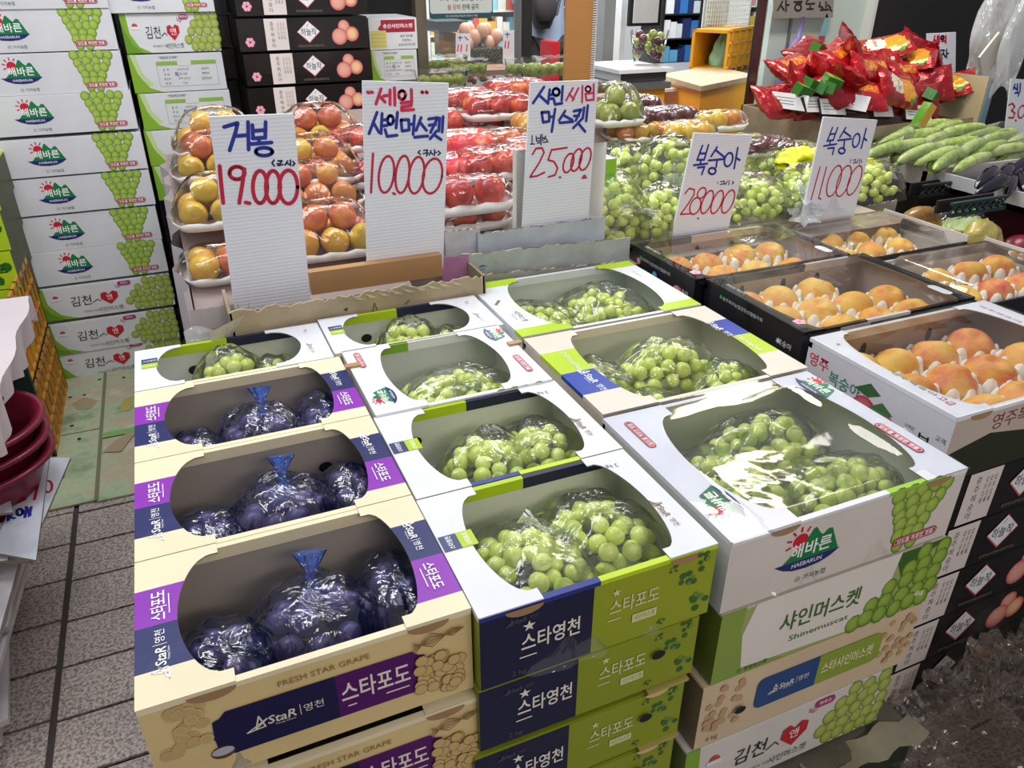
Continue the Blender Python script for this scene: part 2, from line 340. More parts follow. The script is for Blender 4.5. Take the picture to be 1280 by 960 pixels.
def star(A,x,y,r,c,n=5,ri=.4,rot=90): A.poly([(x+(r if i%2==0 else r*ri)*math.cos(math.radians(rot+180*i/n)),y+(r if i%2==0 else r*ri)*math.sin(math.radians(rot+180*i/n))) for i in range(2*n)],c)
# ================================================================ designs printed on the boxes
W_='#eceef2'; CREAM='#efe3bd'; NAVY='#232a63'; LIME='#b2cf22'; PURPLE='#8e2fb4'; KRAFT='#a98762'
def grape_print(A,rows,r,cin='#b4cf5e',cout='#5c8426',jit=.18,seed=1,ry=1.12):
    """rows: (v, u0, u1) drawn from the back row to the front row"""
    rnd=random.Random(seed)
    for k,(v,u0,u1) in enumerate(rows):
        n=max(1,int(round((u1-u0)/(r*1.75)))+1)
        for i in range(n):
            u=u0+(u1-u0)*(i/(n-1) if n>1 else .5)
            A.ball(u+rnd.uniform(-jit,jit)*r,v+rnd.uniform(-jit,jit)*r,r*rnd.uniform(.9,1.08),cin,cout,ry=r*ry)
def leafblob(A,x,y,s,c='#3f6b35',c2='#6a9440',seed=3):
    rnd=random.Random(seed)
    for i in range(9):
        A.disc(x+rnd.uniform(-1,1)*s,y+rnd.uniform(-.9,.9)*s,s*rnd.uniform(.22,.45),c if i%3 else c2,8)
def mountain_logo(A,x,y,s,rot=0,name='해바른',sub='HAEBARUN'):
    A.at(x,y,s,rot)
    A.disc(-.17,.20,.115,'#cf2339',14)
    for a in (60,95,130,165,200):
        q=math.radians(a); A.line([(-.17+.15*math.cos(q),.20+.15*math.sin(q)),(-.17+.21*math.cos(q),.20+.21*math.sin(q))],.03,'#cf2339')
    A.poly([(-.40,-.12),(-.22,.06),(-.12,.10),(.0,.34),(.04,.35),(.12,.24),(.17,.20),(.24,.27),(.30,.26),(.42,.0),(.47,-.10)],'#16804a')
    A.poly([(-.5,-.10),(.5,-.10),(.36,-.19),(.2,-.245),(0,-.26),(-.2,-.245),(-.36,-.19)],'#262a72')
    A.text(name,0.02,.06,.24,'#ffffff',.014,fit=.62)
    A.text(sub,0,-.165,.09,'#e8e8f0',.01,fit=.46)
    A.at(0,0)
def script_star(A,x,y,s,c,rot=0,sub='영천',bar=True):
    """hand-drawn five-line star followed by the word"""
    A.at(x,y,s,rot)
    pts=[(-.5+.13*math.cos(math.radians(90+144*i)),.0+.15*math.sin(math.radians(90+144*i))) for i in range(6)]
    pts[3]=(-.72,-.15); A.line(pts,.026,c)
    A.text('StaR',-.13,-.01,.26,c,.012,slant=.15)
    A.text('Young Cheon',-.1,-.15,.06,c,.0)
    if bar: A.line([(.16,-.12),(.16,.12)],.012,c)
    A.text(sub,.38,0,.2,c,.0); A.at(0,0)
def badge(A,x,y,s,rot=0,t='당도를 측정한 명품',c='#a8233c'):
    A.at(x,y,s,rot); A.rrect(-.5,-.09,.5,.09,.085,c); A.rrect(-.47,-.065,.47,.065,.06,'#f3dfe2'); A.rrect(-.46,-.055,.46,.055,.055,c); A.text(t,0,0,.1,'#ffffff',.014,fit=.82); A.at(0,0)
def d_haebarun(o,w,d,h,body=True):
    A=Art(pfront(w,d,h)); mountain_logo(A,-w*.17,h*.52,h*.95 if h>.1 else h*.9); A.text('ⓝ 가지농협',-w*.14,h*.13,.012,'#4a5a55'); A.build('printed_logo',o,'green mountain logo with a red sun')
    A=Art(pfront(w,d,h)); r=h*.115
    grape_print(A,[(h*(.9-.16*i),w*(.19+.014*i),w*(.415-.020*i)) for i in range(6)],r,seed=5)
    A.build('printed_grape_picture',o)
    A=Art(pfront(w,d,h)); A.n=.0014; badge(A,w*.33,h*.17,w*.21); A.build('printed_slogan',o)
def d_star_purple(o,w,d,h):
    A=Art(pfront(w,d,h)); rnd=random.Random(2)
    for i in range(26):
        u=-w*.5+w*(.04+.12*rnd.random()); v=h*(.42+.48*rnd.random()); A.disc(u,v,h*.06,'#cdb078',12); A.ring(u,v,h*.045,.0010,'#dcc594',12)
    for i in range(30):
        u=w*(.31+.15*rnd.random()); v=h*(.12+.5*rnd.random())
        A.disc(u,v,h*.062,'#d3b67c',10); A.ring(u,v,h*.062,.0010,'#a07c4a',10)
    for i in range(5): A.line([(w*.3,h*(.72+.03*i)),(w*.36,h*(.9-.04*i)),(w*.43,h*(.8+.02*i)),(w*.47,h*.86)],.0014,'#8f6c3c')
    A.build('printed_vine_drawing',o,'brown line drawing of grapes')
    A=Art(pfront(w,d,h)); A.n=.0018
    y0,y1=h*.22,h*.73; x0,x1=-w*.28,w*.295; xm=w*.045
    A.poly([(x0,y0),(xm,y0),(xm,y1),(x0,y1),(x0-h*.05,y1-h*.06),(x0-h*.11,y1-h*.08),(x0-h*.12,y0+h*.26),(x0-h*.15,(y0+y1)/2),(x0-h*.12,y0+h*.22),(x0-h*.11,y0+h*.08),(x0-h*.05,y0+h*.06)],'#20204a')
    A.poly([(xm,y0),(x1,y0),(x1+h*.05,y0+h*.06),(x1+h*.11,y0+h*.08),(x1+h*.12,(y0+y1)/2-.004),(x1+h*.15,(y0+y1)/2),(x1+h*.12,(y0+y1)/2+.004),(x1+h*.11,y1-h*.08),(x1+h*.05,y1-h*.06),(x1,y1),(xm,y1)],'#561a68')
    script_star(A,-w*.10,h*.48,w*.185,'#e9e2d4')
    A.text('스타포도',w*.17,h*.50,.036,'#f2e6e0',.014,fit=w*.225); A.line([(w*.075,h*.33),(w*.1,h*.33)],.002,'#f2e6e0'); A.line([(w*.2,h*.33),(w*.275,h*.33)],.002,'#f2e6e0')
    A.text('FRESH STAR GRAPE',w*.02,h*.845,.012,'#9a7a45',.0,fit=w*.28)
    A.build('printed_name_panel',o,'navy and purple name panel with pale lettering')
def d_star_green(o,w,d,h):
    A=Art(pfront(w,d,h))
    for i,(u,v,s) in enumerate([(.39,.62,.13),(.45,.25,.12),(.30,.86,.05),(.27,.12,.04),(.44,.9,.08)]): leafblob(A,w*u,h*v,h*s,seed=i+2)
    A.build('printed_leaves',o,'dark green vine leaves')
    A=Art(pfront(w,d,h)); A.n=.0014
    A.text('스타영천',-w*.22,h*.50,.033,'#efeadf',.014,fit=w*.24); star(A,-w*.31,h*.72,h*.075,'#efeadf'); A.line([(-w*.345,h*.3),(-w*.28,h*.3)],.0022,'#efeadf')
    A.text('스타포도',w*.135,h*.58,.029,'#dfe0b0',.01,fit=w*.22); star(A,w*.05,h*.78,h*.06,'#dfe0b0'); A.line([(w*.02,h*.4),(w*.075,h*.4)],.002,'#dfe0b0')
    A.rect(w*.13,h*.26,w*.24,h*.38,'#dfe0b0'); A.text('샤인머스켓',w*.185,h*.32,.011,'#8c9c28',.01,fit=w*.095)
    script_star(A,-w*.33,h*.84,w*.10,'#5a5a60',bar=False); A.text('2 kg',-w*.35,h*.10,.012,'#5a5a60')
    A.build('printed_lettering',o)
def d_shine(o,w,d,h):
    A=Art(pfront(w,d,h))
    A.poly([(-w/2,0),(-w*.18,0),(-w*.30,h*.12),(-w*.38,h*.38),(-w*.41,h*.7),(-w*.40,h),(-w/2,h)],'#8ba54a')
    A.poly([(-w*.38,h*.1),(w*.13,h*.02),(w*.2,h*.25),(w*.26,h*.6),(w*.28,h),(-w*.36,h),(-w*.40,h*.6)],'#e9e4dc')
    A.build('printed_green_swirl',o)
    A=Art(pfront(w,d,h)); A.poly([(w*.25,h*.98),(w*.31,h*.6),(w*.36,h*.75),(w*.5,h*.98)],'#3f6a28')
    r=h*.125; grape_print(A,[(h*.88,w*.40,w*.49),(h*.7,w*.34,w*.49),(h*.5,w*.27,w*.49),(h*.3,w*.19,w*.49),(h*.12,w*.12,w*.46)],r,seed=9,cin='#9fc04c',cout='#4d7420')
    A.text('4kg',w*.44,h*.2,.016,'#ffffff'); A.build('printed_grape_picture',o)
    A=Art(pfront(w,d,h)); A.n=.0014; A.text('샤인머스켓',-w*.06,h*.56,.042,'#3b6d2c',.01,fit=w*.36); A.text('Shinemuscat',-w*.05,h*.28,.016,'#4a7a3a',fit=w*.27)
    A.text('ⓝ 영월농산물',-w*.33,h*.07,.010,'#2f5a2a'); A.build('printed_lettering',o)
def d_star4(o,w,d,h):
    A=Art(pfront(w,d,h)); rnd=random.Random(4)
    for i in range(26):
        A.disc(-w*.47+w*.15*rnd.random(),h*(.2+.72*rnd.random()),h*.05,'#c2a27a',10)
        A.disc(w*.33+w*.16*rnd.random(),h*(.2+.7*rnd.random()),h*.05,'#c2a27a',10)
    A.build('printed_vine_drawing',o)
    A=Art(pfront(w,d,h)); A.n=.0014; y0,y1=h*.3,h*.78
    A.rrect(-w*.26,y0,-w*.0,y1,h*.1,'#1d4a86'); A.rect(-w*.04,y0,w*.02,y1,'#1d4a86'); A.rrect(w*.05,y0,w*.33,y1,h*.12,'#8fa538'); A.rect(w*.02,y0,w*.1,y1,'#8fa538')
    script_star(A,-w*.1,h*.54,w*.145,'#eee6d8'); A.text('스타샤인머스켓',w*.165,h*.54,.028,'#efe9c8',.01,fit=w*.25); A.text('4 kg',-w*.43,h*.1,.014,'#7a6a50')
    A.build('printed_name_panel',o,'blue and green name panel')
def d_gimcheon(o,w,d,h):
    A=Art(pfront(w,d,h)); A.poly([(-w/2,0),(-w*.24,0),(-w*.36,h*.16),(-w*.43,h*.5),(-w*.44,h),(-w/2,h)],'#86b234'); A.poly([(-w/2,0),(-w*.32,0),(-w*.42,h*.2),(-w*.48,h*.6),(-w/2,h*.8)],'#6a9c28')
    A.build('printed_green_swirl',o)
    A=Art(pfront(w,d,h)); r=h*.115; grape_print(A,[(h*.88,w*.31,w*.47),(h*.7,w*.25,w*.48),(h*.5,w*.21,w*.48),(h*.3,w*.17,w*.48),(h*.12,w*.22,w*.46)],r,seed=12,cin='#b9c765',cout='#6d8428')
    A.build('printed_grape_picture',o)
    A=Art(pfront(w,d,h)); A.n=.0014; A.disc(-w*.365,h*.68,h*.075,'#c6503a',12); A.rect(-w*.4,h*.60,-w*.33,h*.67,W_)
    A.text('김천',-w*.19,h*.52,.045,'#23201f',.0,fit=w*.15,slant=.1); A.line([(-w*.11,h*.42),(-w*.07,h*.5),(-w*.05,h*.43)],.0025,'#23201f')
    A.poly([(w*.02,h*.30),(-w*.045,h*.5),(-w*.04,h*.66),(-w*.005,h*.70),(w*.02,h*.62),(w*.05,h*.71),(w*.085,h*.66),(w*.085,h*.5)],'#bf2336'); A.text('앤',w*.02,h*.53,.026,'#ffffff')
    for a in (30,60,90): q=math.radians(a); A.line([(w*.08+.008*math.cos(q),h*.74+.008*math.sin(q)),(w*.08+.018*math.cos(q),h*.74+.018*math.sin(q))],.002,'#bf2336')
    A.text('샤인머스켓',w*.01,h*.17,.020,'#4a4a48',fit=w*.19); A.text('정성들여 키운',-w*.14,h*.17,.009,'#6a6a68')
    A.rrect(-w*.0+w*.1,h*.83,w*.2,h*.96,h*.06,'#a83a72'); A.text('하우스',w*.15,h*.9,.010,'#ffffff',.01)
    A.build('printed_lettering',o)
def d_black(o,w,d,h,pic=True,fl=True):
    A=Art(pfront(w,d,h))
    if pic:
        for u,v,r in ((.31,.70,.20),(.37,.45,.24),(.27,.38,.27)): A.ball(w*u,h*v,h*r,'#f3b7a4','#c9565a',14,off=(-.2,.1))
        A.ball(w*.37,h*.46,h*.2,'#f6d3a0','#e07a70',12,off=(0,0)); A.build('printed_peach_picture',o)
    A=Art(pfront(w,d,h)); A.n=.0010
    A.rect(-w*.30,h*.02,-w*.13,h*.98,'#e6dcd8')
    for i,t in enumerate('충주복숭아'): A.text(t,-w*.245,h*(.82-.165*i),h*.15,'#4a3a3a')
    for i in range(3): A.text('당도선별',-w*(.20-.022*i),h*.6,.007,'#8a6a6a',rot=-90,fit=h*.5)
    A.build('printed_label_strip',o,'pale strip with vertical lettering')
    A=Art(pfront(w,d,h)); A.n=.0014
    A.poly([(w*.03+.0*w,h*.2),(w*.12,h*.55),(w*.03,h*.9),(-w*.06,h*.55)],'#c95a6a'); A.poly([(w*.03,h*.24),(w*.115,h*.56),(w*.03,h*.88),(-w*.055,h*.56)],'#eef0f4')
    A.text('하늘작',w*.03,h*.55,h*.25,'#2a2a2a',.01,fit=w*.12); A.line([(w*.02,h*.72),(w*.035,h*.8)],.002,'#3f8a4a'); A.text('충청북도원예농업협동조합',w*.04,h*.12,.009,'#8a7a72',fit=w*.2)
    if fl:
        for i in range(6):
            q=2*PI*i/6; A.ball(-w*.42+h*.09*math.cos(q),h*.28+h*.09*math.sin(q),h*.07,'#f3c2cc','#d86a8c',8)
    A.build('printed_emblem',o)
def d_info(o,w,d,h):
    A=Art(pfront(w,d,h)); A.poly([(-w/2,0),(-w*.2,0),(-w*.33,h*.12),(-w*.41,h*.4),(-w*.44,h),(-w/2,h)],'#86b234'); A.poly([(-w*.48,h),(-w*.42,h),(-w*.38,h*.5),(-w*.28,h*.2),(-w*.34,h*.16),(-w*.43,h*.5)],'#c3d79a')
    A.build('printed_green_swirl',o)
    A=Art(pfront(w,d,h)); A.n=.0010; A.rect(-w*.22,h*.7,w*.42,h*.8,'#8fb84a'); A.rrect(w*.0,h*.67,w*.15,h*.83,h*.07,'#d8dad8')
    A.text('"맛있게 드세요"',-w*.08,h*.9,.010,'#3a3a3a',.01)
    for x in (-.22,.42): A.line([(w*x,h*.14),(w*x,h*.75)],.001,'#9a9a98')
    A.line([(-w*.22,h*.14),(w*.42,h*.14)],.001,'#9a9a98')
    for j,(a,b) in enumerate((('품  목','샤인머스켓'),('등 급','특 상품'),('원산지','경북 김천시'),('중 량','4 kg'))):
        A.text(a,-w*.13,h*(.58-.12*j),.009,'#6a6a68'); A.text(b,w*.05,h*(.58-.12*j),.009,'#6a6a68'); 
        if j<3: A.text(('생산자','연락처','김천농협')[j],w*.29,h*(.58-.13*j),.010,'#555552')
    A.text('특',-w*.02,h*.45,.018,'#3a3a8a'); A.build('printed_information_table',o)
def closed_box(name,label,w,d,h,c,design,side=None,top=None,mat='card',group=None,hole=None,tabs=True,frontc=None):
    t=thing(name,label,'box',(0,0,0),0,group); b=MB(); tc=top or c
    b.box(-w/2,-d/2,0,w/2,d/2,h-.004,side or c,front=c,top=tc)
    if frontc:
        for x0,x1,cc in frontc: b.face([(x0*w,-d/2-.0003,0),(x1*w,-d/2-.0003,0),(x1*w,-d/2-.0003,h-.004),(x0*w,-d/2-.0003,h-.004)],cc)
    b.box(-w/2+.001,-d/2+.001,h-.004,w/2-.001,d/2-.001,h-.001,tc)
    b.build('carton',mat,t)
    design(t,w,d,h)
    if tabs:
        for sx in (-1,1):
            m=MB(); pts=[(sx*w*.33+.026*math.cos(a),-d/2-.0012,h-.004+.010*math.sin(a)) for a in [PI+PI*i/8 for i in range(9)]]
            m.face(pts,KRAFT if mat!='gloss_card' else '#2a2420'); m.build('tuck_tab','card',t)
    if hole:
        for u,v in hole:
            m=MB(); m.face([(w*u+.011*math.cos(2*PI*i/14),-d/2-.006,h*v+.008*math.sin(2*PI*i/14)) for i in range(14)]); m.build('vent_hole','hole_dark',t)
    return t
def open_box(name,label,w,d,h,outer,inner='#c9ccd0',rimf=None,rimb=None,bands=((0,1,W_),),bandsR=None,w1=(.1,.085),w0=(.045,.05),front=None,mat='card',design=None,group=None,holes=((.0,0,),),side=None,T=.84,backtab=None,vent=None):
    """display carton: tray walls, two die-cut top flaps that leave a rounded window, tuck tabs"""
    t=thing(name,label,'box',(0,0,0),0,group); b=MB(); th=.004
    fr=front or ((-.5,.5,outer),)
    for x0,x1,cc in fr: b.face([(x0*w,-d/2,0),(x1*w,-d/2,0),(x1*w,-d/2,h),(x0*w,-d/2,h)],cc)
    sc=side or outer
    b.face([(-w/2,d/2,0),(-w/2,-d/2,0),(-w/2,-d/2,h),(-w/2,d/2,h)],sc); b.face([(w/2,-d/2,0),(w/2,d/2,0),(w/2,d/2,h),(w/2,-d/2,h)],sc)
    b.face([(w/2,d/2,0),(-w/2,d/2,0),(-w/2,d/2,h),(w/2,d/2,h)],outer); b.face([(-w/2,-d/2,.001),(-w/2,d/2,.001),(w/2,d/2,.001),(w/2,-d/2,.001)],outer)
    xi,yi=w/2-th,d/2-th
    b.face([(-xi,-yi,.003),(xi,-yi,.003),(xi,yi,.003),(-xi,yi,.003)],inner)
    for P in (((-xi,yi),(-xi,-yi)),((xi,-yi),(xi,yi)),((xi,yi),(-xi,yi)),((-xi,-yi),(xi,-yi))):
        (a,c),(e,f)=P; b.face([(e,f,.003),(a,c,.003),(a,c,h),(e,f,h)],inner)
    b.build('carton_tray',mat,t)
    def rim(y0,y1,segs,nm):
        m=MB()
        for x0,x1,cc in segs: m.box(x0*w,y0,h-.006 if nm=='front_rim' else h-.018,x1*w,y1,h+.001,cc)
        m.build(nm,mat,t)
    rim(-d/2-.0005,-d/2+.009,rimf or ((-.5,.5,outer),),'front_rim'); rim(d/2-.009,d/2,rimb or ((-.5,.5,outer),),'back_rim')
    for k,sx in enumerate((-1,1)):
        m=MB(); NS=36; bd=(bandsR or bands) if sx>0 else bands
        cuts=sorted(set([i/NS for i in range(NS+1)]+[x for bb in bd for x in bb[:2]]+[(1-T)/2,(1+T)/2]))
        def xin(f):
            q=abs(f-.5)*2
            if q>=T: return w1[k]
            return w0[k]+(w1[k]-.010-w0[k])*(1-math.sqrt(max(0,1-(q/T)**2)))**.9
        for f0,f1 in zip(cuts,cuts[1:]):
            if f1-f0<1e-6: continue
            fm=(f0+f1)/2; cc=next((c for a,e,c in bd if a<=fm<=e),outer)
            if callable(cc): cc=cc(fm)
            y0,y1=-d/2+f0*d,-d/2+f1*d
            e=1e-5; a0=xin(f0+e) ; a1=xin(f1-e)
            X=lambda q:sx*(w/2-q)
            z1=h+.0025; z0=h+.0003
            m.face([(X(-.0006),y0,z1),(X(a0),y0,z1),(X(a1),y1,z1),(X(-.0006),y1,z1)][::(1 if sx<0 else -1)],cc)
            m.face([(X(-.0006),y0,z0),(X(a0),y0,z0),(X(a1),y1,z0),(X(-.0006),y1,z0)],inner)
            m.face([(X(a0),y0,z0),(X(a1),y1,z0),(X(a1),y1,z1),(X(a0),y0,z1)],'#8f8a84')
            m.face([(X(-.0006),y0,z0-.006),(X(-.0006),y1,z0-.006),(X(-.0006),y1,z1),(X(-.0006),y0,z1)],cc)
        m.face([(X(0),-d/2-.0004,z1),(X(w1[k]),-d/2-.0004,z1),(X(w1[k]),-d/2-.0004,z0-.003),(X(0),-d/2-.0004,z0-.003)],outer if not callable(bd[0][2]) else outer)
        m.build('top_flap',mat,t)
        m=MB(); cx=sx*(w/2-w1[k]+.026); pts=[(cx+.026*math.cos(a),-d/2-.0015,h-.002+.012*math.sin(a)) for a in [PI+PI*i/8 for i in range(9)]]
        m.face(pts,KRAFT if mat!='gloss_card' else '#2c2826'); m.build('tuck_tab','card',t)
    if design: design(t,w,d,h)
    for u,v in (vent or ()):
        m=MB(); m.face([(w*u+.011*math.cos(2*PI*i/16),-d/2-.006,h*v+.008*math.sin(2*PI*i/16)) for i in range(16)]); m.build('vent_hole','hole_dark',t)
    return t
def inner_hole(t,w,d,h,u,v):
    m=MB(); m.face([(w*u+.012*math.cos(2*PI*i/16),d/2-.0055,h*v+.010*math.sin(2*PI*i/16)) for i in range(16)]); m.build('vent_hole','hole_dark',t)
# ---------------------------------------------------------------- fruit
def sphere_mesh(name,mat,r=1,nu=14,nv=9,fn=None):
    b=MB()
    def f(a,bb):
        th=2*PI*a; ph=PI*bb; p=(math.sin(ph)*math.cos(th),math.sin(ph)*math.sin(th),-math.cos(ph))
        if fn: p=fn(*p,th,ph)
        return (p[0]*r,p[1]*r,p[2]*r)
    b.grid(f,nu,nv,(.5,.5,.5)); 
    me=b.mesh(name,mat,True)
    return me
GM={}
def fm(kind):
    if kind in GM: return GM[kind]
    k=kind
    if k=='green_grape': me=sphere_mesh('grape','green_grape',1,14,9,lambda x,y,z,t,p:(x,y,z*1.1))
    elif k=='purple_grape': me=sphere_mesh('grape','purple_grape',1,16,10,lambda x,y,z,t,p:(x,y,z*1.05))
    elif k=='peach':
        def f(x,y,z,t,p):
            g=1-.13*math.exp(-(((t-PI)/.22)**2)); q=1-.22*math.exp(-((p-PI)/.30)**2)
            return (x*g,y*g,z*.88*q*(1-.0))
        me=sphere_mesh('peach','peach',1,40,22,f)
    else:
        def f(x,y,z,t,p):
            q=1-.16*math.exp(-((p-PI)/.28)**2); g=1-.05*math.exp(-(((t-PI)/.2)**2)); return (x*g,y*g,z*.95*q)
        me=sphere_mesh(k,k,1,20,12,f)
    GM[kind]=me; return me
def film_dome(rx,ry,rz,mat,parent,name='plastic_bag',knot=None,seed=0,folds=9,amp=.07,skirt=.0,z0=0):
    b=MB(); rnd=random.Random(seed); ph=[rnd.uniform(0,6.28) for _ in range(6)]
    def f(u,v):
        a=2*PI*u; e=PI/2*v
        k=1+amp*(math.sin(folds*a+ph[0]+3*v)*.5+.5*math.sin((folds+4)*a+ph[1]))*(.35+.65*(1-v))
        k+=.05*noise.noise(Vector((math.cos(a)*2+seed,math.sin(a)*2,v*3)))
        r=math.cos(e)**.8
        x,y,z=rx*r*k*math.cos(a),ry*r*k*math.sin(a),rz*math.sin(e)*(1+.10*noise.noise(Vector((x0:=math.cos(a)*r*3,math.sin(a)*r*3,seed))))
        if v<.001: x*=1+skirt; y*=1+skirt
        return (x,y,z+z0)
    b.grid(f,64,14,(.9,.9,.9)); return b.build(name,mat,parent,smooth=True)
def tuft(parent,loc,dirv,L,r,mat,seed=0,name='bag_neck'):
    """gathered neck of a tied bag: a pinched fan of pleats"""
    d=Vector(dirv).normalized(); up=Vector((0,0,1)); a=d.cross(up); a=(a if a.length>.1 else Vector((1,0,0))).normalized(); c=a.cross(d).normalized(); rnd=random.Random(seed); ph=rnd.uniform(0,6)
    b=MB()
    def f(u,v):
        an=2*PI*u; rr=r*(.22+ .55*(abs(v-.4)*2)**1.3)*(1+.18*math.sin(7*an+ph)+.10*math.sin(13*an+v*4)); p=Vector(loc)+d*(L*(v-.45))+a*(rr*math.cos(an))+c*(rr*.7*math.sin(an)); return p
    b.grid(f,42,8,(.9,.9,.9)); return b.build(name,mat,parent,smooth=True)
def bunch(label,loc,rx,ry,rz,r,kind='green_grape',film='bag_film',rz_=0,seed=0,group=None,knot=None,n=60,sticker=None,tilt=(0,0),fold=9,cat='grapes',film_s=1.13,neckmat=None,shell=.62):
    t=thing('grape_bunch',label,cat,loc,0,group,rot=(tilt[0],tilt[1],rz_)); me=fm(kind); rnd=random.Random(seed*13+5); pts=[]
    for _ in range(1500):
        if len(pts)>=n: break
        a=rnd.uniform(0,2*PI); z=rnd.uniform(0,1); q=math.sqrt(1-z*z); s=rnd.uniform(shell,1)**.5
        p=Vector((rx*q*math.cos(a)*s,ry*q*math.sin(a)*s,rz*z*s+r*.6))
        if all((p-o).length>1.72*r for o in pts): pts.append(p)
    for p in pts:
        k=r*rnd.uniform(.9,1.1); put('grape',me,t,p,(rnd.uniform(0,3),rnd.uniform(0,3),0),k)
    b=MB(); b.tube([(-rx*.9,0,r),(-rx*.3,0,rz*.5),(rx*.8,0,r)],[.002,.003,.001],6); b.build('stalk','stem',t)
    if film: film_dome(rx*film_s+r,ry*film_s+r,rz*1.03+r*1.7,film,t,seed=seed,skirt=.06,folds=fold)
    if knot: tuft(t,knot[0],knot[1],knot[2],knot[3],neckmat or 'milky_film',seed)
    if sticker:
        for (x,y,s) in sticker:
            zz=(rz+r*1.8)*math.sqrt(max(.05,1-(x/(rx*1.25))**2-(y/(ry*1.25))**2))+.004
            A=Art(lambda u,v,nn:(x+u,y+v*.8,zz+nn-v*.35)); A.disc(0,0,s,'#e8f0ec',18,s*.85); A.ring(0,0,s*.88,.0012,'#7fa8a8',18,s*.74); 
            for i in range(6): A.ball((i%3-1)*s*.28,(.18-.3*(i//3))*s,s*.2,'#e8d940','#b8a420',8)
            A.rect(-s*.5,-s*.62,s*.5,-s*.42,'#5f9a48'); A.build('sticker',t,'oval white sticker with yellow grapes')
    return t
# ================================================================ floor
b=MB(); b.face([(-3,-1,0),(7,-1,0),(7,9,0),(-3,9,0)]); fl=struct(b.build('floor','mortar'))
b=MB(); b.box(-.162,-.078,0,.162,.078,.006); 
bm_=b; tile_me=b.mesh('tile','stone_tile')
n=0
for j in range(-2,9):
    for i,(xc) in enumerate((-1.0,-.667,-.335+.0,.02-.02)):
        yy=1.06+.1645*j+(.02 if i<1 else .012 if i==1 else 0)
        put('tile',tile_me,fl,(xc+.009 if i!=2 else -.318,yy+.165,.0015+.0012*math.sin(i*3+j)),(0,0,.004*math.sin(j*2+i)))
for j in range(-2,4):
    for i in range(4): put('tile',tile_me,fl,(.34+.332*i+.02,.4+.1645*j,.0015),(0,0,0))
# flattened cartons on the floor
def floor_card(x0,y0,x1,y1,z,label):
    b=MB(); b.box(x0,y0,z,x1,y1,z+.006); b.face([(x0,y0-.001,z+.001)]*3) if 0 else None
    o=b.build('flattened_carton','floor_card'); tag(o,label,'cardboard'); return o
floor_card(-.80,2.335,-.433,2.80,.010,'green-printed flattened carton on the floor, with a punched hand hole, nearer the bowls')
o=floor_card(-.429,2.325,-.02,2.72,.010,'green-printed flattened carton on the paving beside the purple grape boxes, with a brown stain')
floor_card(-.80,2.805,-.433,3.5,.012,'stained green flattened carton lying in front of the white grape carton stack')
floor_card(-.429,2.725,-.02,3.5,.012,'green flattened carton running back under the gap between stacks')
A=Art(lambda u,v,nn:(u,v,.019+nn)); A.disc(-.56,2.52,.03,'#a8763a',16); A.disc(-.56,2.512,.024,'#6a4520',14); A.poly([(-.42,2.62),(-.36,2.60),(-.33,2.68),(-.30,2.73),(-.35,2.72),(-.40,2.66)],'#a8967a')
A.line([(-.43,2.33),(-.43,3.4)],.012,'#77785c'); A.rect(-.425,2.722,-.1,2.76,'#7fae66')
A.poly([(-.52,2.98),(-.47,2.97),(-.45,3.03),(-.50,3.08),(-.54,3.04)],'#a89878'); A.poly([(-.37,2.9),(-.33,2.9),(-.32,3.02),(-.36,3.0)],'#b9a860')
for x,y in ((-.57,3.18),(-.5,3.1),(-.45,3.22),(-.53,2.86),(-.5,2.75),(-.36,3.2),(-.55,3.1)): A.disc(x,y,.007,'#1e1c18',7)
o=A.build('floor_stain',bpy.data.objects['flattened_carton'])
# ================================================================ front display of open boxes
Z=.82
def place(t,x,y,h,rz=0,dz=0): t.location=(x,y,Z-h+dz); t.rotation_euler=(0,0,rz); return t
# --- purple grape boxes
PB=((0,.2,'#f0e5c2'),(.2,.49,NAVY),(.49,.76,PURPLE),(.76,1,'#f0e5c2')); PR=((0,.13,'#f0e5c2'),(.13,.44,PURPLE),(.44,.75,NAVY),(.75,1,'#f0e5c2'))
def d_ptop(t,w,d,h):
    d_star_purple(t,w,d,h)
    A=Art(ptop(w,d,h+.0028)); script_star(A,-w*.5+.026,-d*.5+d*.31,.062,'#ffffff',90); A.text('스타포도',-w*.5+.026,-d*.5+d*.62,.020,'#ffffff',.014,rot=90,fit=.052); A.line([(-w*.5+.038,-d*.5+d*.55),(-w*.5+.038,-d*.5+d*.69)],.0012,'#ffffff')
    script_star(A,w*.5-.024,d*.5-d*.37,.055,'#ffffff',-90); A.text('스타포도',w*.5-.024,-d*.5+d*.29,.018,'#ffffff',.014,rot=-90,fit=.05)
    A.line([(w*.5-.036,-d*.5+d*.22),(w*.5-.036,-d*.5+d*.36)],.0012,'#ffffff')
    A.build('printed_flap_lettering',t,'white lettering on the purple and navy flap bands')
pw,pd,ph=.371,.246,.135
lp=['front-most open purple grape box, cream with gold front panel','middle one of the three open cream and purple grape boxes','open cream and purple grape box touching the white grape box behind it']
pbox=open_box('grape_box',lp[0],pw,pd,ph,'#f0e5c2',inner='#aca49c',bands=PB,bandsR=PR,w1=(.100,.080),w0=(.046,.042),front=((-.5,.5,'#e2cb92'),),side='#d9c79a',design=d_ptop,group='open boxes of dark grapes')  # cream card; the shade on its front is put into the colour
m=MB(); m.face([(.013*math.cos(2*PI*i/16),-.0015,.010*math.sin(2*PI*i/16)) for i in range(16)],'#6b4524'); m.face([(.012*math.cos(2*PI*i/16),-.0022,.0065*math.sin(2*PI*i/16)+.0025) for i in range(16)],'#b9bcc8'); m.build('vent_hole','print',pbox,loc=(-pw*.31,-pd/2-.0006,ph*.28))
p1=place(pbox,.0405,.773,ph)
